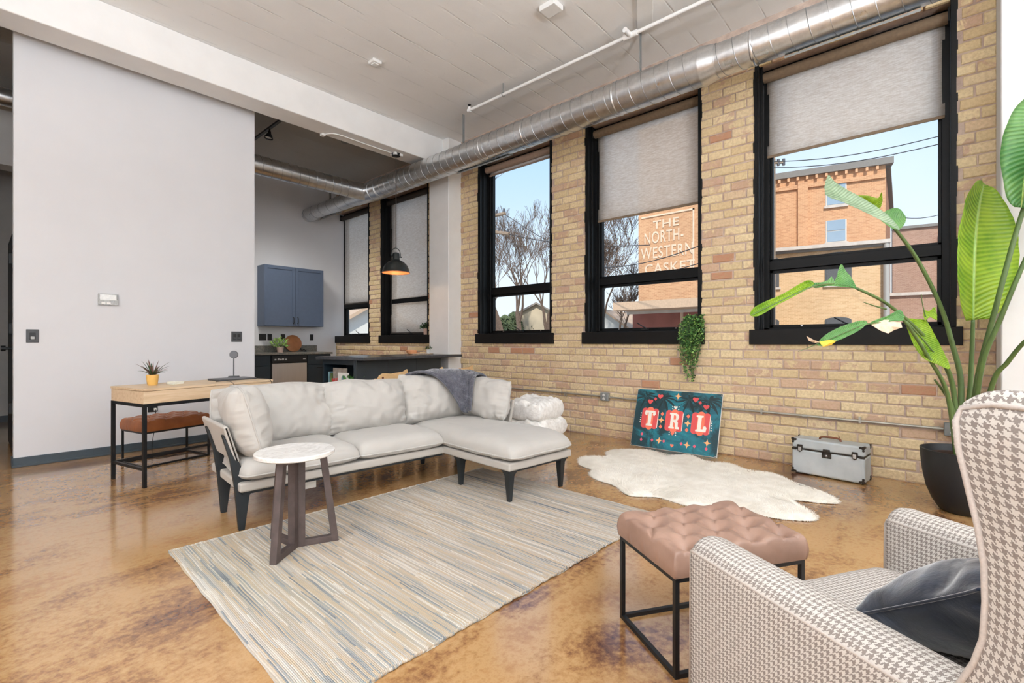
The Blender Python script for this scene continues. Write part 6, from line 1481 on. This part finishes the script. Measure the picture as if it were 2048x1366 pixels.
tb = thing('serving_tray', 'flat woven tray on the island top', 'tray', (4.33, 5.62, .932)); MB().lathe([(0, 0), (.16, 0), (.17, .012), (.165, .016), (.155, .008), (0, .006)], 40, cap0=False, cap1=False).build('tray_dish', 'ceramic_tray', tb, smooth=40)
bw = thing('bowl', 'small terracotta bowl on the tray', 'bowl', (4.20, 5.68, .94)); MB().lathe([(0, 0), (.055, 0), (.075, .02), (.08, .055), (.074, .055), (.068, .022), (0, .012)], 36, cap0=False, cap1=False).build('bowl_body', 'terracotta_bowl', bw, smooth=40)
bushy('potted_plant', 'tiny succulent in a white pot on the tray', (4.42, 5.58, .945), 'pot_white', .03, .06, 'plant_dark', 50, .045, 8, 1.2, .014)
# wooden stools at the island: low backed chairs with a scrolled crest rail
def stool(loc, rz, label):
    rt = thing('wooden_stool', label, 'chair', loc, math.radians(rz), group='wooden stools at the island')
    B((-.20, -.19, .50), (.20, .19, .535)).build('seat', 'pale_wood_stool', rt, bevel=.012, seg=3)
    for x in (-.17, .17):
        for y in (-.16, .16): MB().cyl((x, y, .5), (x*1.15, y*1.15, 0), .02, 10, .014).build('leg', 'pale_wood_stool', rt, smooth=40)
    for x in (-.14, .14): MB().cyl((x, -.17, .53), (x*1.1, -.215, .72), .013, 10).build('back_post', 'pale_wood_stool', rt, smooth=40)
    cr = [(-.25, .0), (-.225, .035), (-.19, .03), (-.165, .062), (-.12, .082), (-.05, .078), (.0, .072), (.05, .078), (.12, .082), (.18, .088), (.235, .112), (.245, .06), (.25, .02), (.2, .0), (.1, -.02), (-.1, -.02)]
    m = MB(); m.prism(cr, -.011, .011, Matrix.Translation((0, -.215, .70)) @ Matrix.Rotation(math.radians(85), 4, 'X')); c = m.build('crest_rail', 'pale_wood_stool', rt, bevel=.004)
    for x in (-.13, .13): MB().lathe([(0, .0145), (.012, .014), (.012, 0)], 14, M=Matrix.Translation((x, -.215, .735)) @ Matrix.Rotation(math.radians(85), 4, 'X'), cap0=False, cap1=False).build('plug', 'brown_leather_handle', c)
stool((2.96, 4.62, 0), 9, 'wooden stool with scrolled back at the island, nearest the shelf end'); stool((3.54, 4.70, 0), 9, 'wooden stool with scrolled back at the middle of the island'); stool((4.14, 4.80, 0), 9, 'wooden stool at the island nearest the column, hidden by the throw')
# pendant
pd = thing('pendant_lamp', 'dark metal dome pendant lamp with copper inside over the island', 'pendant lamp', (3.981, 5.75, 2.09))
m = MB(); pr_ = [(.188, .0), (.196, .004), (.19, .012), (.182, .05), (.155, .11), (.11, .155), (.065, .178), (.055, .185)]
m.lathe(pr_, 48, cap0=False, cap1=False); sh_ = m.build('lamp_shade', 'pendant_black', pd, smooth=50)
m = MB(); m.lathe([(.187, .001), (.178, .05), (.150, .108), (.106, .150), (.06, .172), (0, .176)], 48, cap0=False, cap1=False); m.build('shade_lining', 'copper_inside', sh_, smooth=60)
MB().tube([(.192*math.cos(t*PI/24), .192*math.sin(t*PI/24), .003) for t in range(48)], .005, 6, closed=True).build('shade_rim', 'copper_inside', sh_, smooth=180)
MB().lathe([(.056, .183), (.05, .20), (.05, .265), (.043, .28), (.02, .29), (0, .292)], 28, cap0=False, cap1=False).build('socket_cap', 'pendant_black', pd, smooth=40)
MB().tube(cat_rom([(-.068, 0, .225), (-.075, 0, .27), (-.055, 0, .325), (0, 0, .352), (.055, 0, .325), (.075, 0, .27), (.068, 0, .225)], 6), .005, 8).build('yoke', 'pendant_black', pd, smooth=180)
for s in (-1, 1): MB().cyl((s*.05, 0, .235), (s*.095, 0, .235), .009, 10).build('thumb_screw', 'black_metal', pd, smooth=40)
MB().cyl((0, 0, .35), (0, 0, 1.66), .0045, 8).build('cord', 'cord', pd)
MB().lathe([(0, 1.65), (.06, 1.655), (.065, 1.67), (.065, 1.685)], 28, cap0=False).build('ceiling_canopy', 'black_metal', pd, smooth=40)
MB().lathe([(0, .06), (.025, .07), (.034, .10), (.025, .13), (.014, .15), (.014, .18)], 20, cap0=False, cap1=False).build('bulb', 'bulb_glow', pd, smooth=60)
l = bpy.data.lights.new('pendant_light', 'POINT'); l.energy = 4; l.color = (1, .70, .42); l.shadow_soft_size = .03; o = bpy.data.objects.new('pendant_light', l); COL.objects.link(o); o.parent = pd; o.location = (0, 0, .045)
rt = thing('beam_conduit', 'white conduit under the beam feeding the pendant lamp', 'conduit', (3.9, 5.76, 3.77))
wp(MB().tube(cat_rom([(2.98, 5.90, 3.768), (3.02, 5.80, 3.768), (3.12, 5.745, 3.768), (3.5, 5.75, 3.768), (3.92, 5.75, 3.768)], 5), .008, 8).build('pipe', 'ceiling_fix', smooth=180), rt)
wp(B((3.92, 5.69, 3.745), (4.06, 5.81, 3.78)).build('box', 'ceiling_fix', bevel=.008), rt); 
wp(B((2.95, 5.87, 3.75), (3.0, 5.93, 3.78)).build('elbow_box', 'ceiling_fix', bevel=.006), rt)
# track light in the kitchen
def kitchen_fill(loc, aim, p):
    l = bpy.data.lights.new('kitchen_fill_light', 'SPOT'); l.energy = p; l.color = (1, .95, .88); l.spot_size = math.radians(95); l.spot_blend = 1.0; l.shadow_soft_size = .4
    o = bpy.data.objects.new('kitchen_fill_light', l); COL.objects.link(o); o.location = loc; o.rotation_euler = (Vector(aim)-Vector(loc)).to_track_quat('-Z', 'Y').to_euler(); wp(o, tk)
tk = thing('track_light', 'black track light with one lamp head and an added unseen one under the kitchen ceiling', 'track light', (2.7, 7.0, 4.05))
wp(B((2.685, 6.2, 4.035), (2.72, 8.4, 4.06)).build('track', 'black_metal'), tk)
for y in (6.5, 8.0): wp(MB().cyl((2.70, y, 4.06), (2.70, y, CEIL), .008, 8).build('hanger', 'black_metal'), tk)
hd = MB(); hd.lathe([(0, 0), (.018, 0), (.024, -.03), (.05, -.075), (.058, -.10), (.05, -.10), (.04, -.07)], 24, M=Matrix.Translation((2.70, 6.86, 4.0)) @ Matrix.Rotation(math.radians(8), 4, 'Y'), cap0=False, cap1=False); wp(hd.build('lamp_head', 'black_metal', smooth=40), tk)
wp(MB().cyl((2.70, 6.86, 4.035), (2.70, 6.86, 3.995), .012, 10).build('neck', 'black_metal'), tk)
m = MB(); m.lathe([(0, -.085), (.046, -.085)], 20, M=Matrix.Translation((2.70, 6.86, 4.0)) @ Matrix.Rotation(math.radians(8), 4, 'Y'), cap0=False, cap1=False); wp(m.build('lens', 'lcd'), tk)
hd = MB(); hd.lathe([(0, 0), (.018, 0), (.024, -.03), (.05, -.075), (.058, -.10), (.05, -.10), (.04, -.07)], 24, M=Matrix.Translation((2.70, 7.9, 4.0)) @ Matrix.Rotation(math.radians(-35), 4, 'Y'), cap0=False, cap1=False); wp(hd.build('lamp_head', 'black_metal', smooth=40), tk)  # second head, added out of view behind the partition
kitchen_fill((2.79, 7.9, 3.87), (4.1, 8.3, 1.0), 260)  # spot added to brighten the kitchen
# torchiere floor lamps added out of view behind the camera to wash the ceiling
def fill(x, y, label, p):
    rt = thing('fill_lamp', label, 'fill lamp', (x, y, 0), group='torchiere lamps added behind the camera')
    MB().lathe([(0, 0), (.16, 0), (.16, .02), (.02, .035), (0, .035)], 32, cap0=False, cap1=False).build('base', 'black_metal', rt, smooth=40); MB().cyl((0, 0, .03), (0, 0, 1.78), .014, 12).build('pole', 'black_metal', rt, smooth=40)
    MB().lathe([(.02, 1.76), (.16, 1.80), (.27, 1.88), (.30, 1.95), (.29, 1.95), (.25, 1.885), (.15, 1.82), (0, 1.80)], 36, cap1=False).build('bowl', 'white_plastic', rt, smooth=40)
    l = bpy.data.lights.new('fill_light', 'AREA'); l.shape = 'DISK'; l.size = .5; l.energy = p; l.color = (.86, .935, 1); o = bpy.data.objects.new('fill_light', l); COL.objects.link(o); o.parent = rt; o.location = (0, 0, 1.90); o.rotation_euler = (PI, 0, 0)
fill(-2.6, .3, 'white bowl torchiere lamp added far left of the camera, out of view', 430); fill(.4, -2.9, 'white bowl torchiere lamp added behind the camera, out of view', 400)
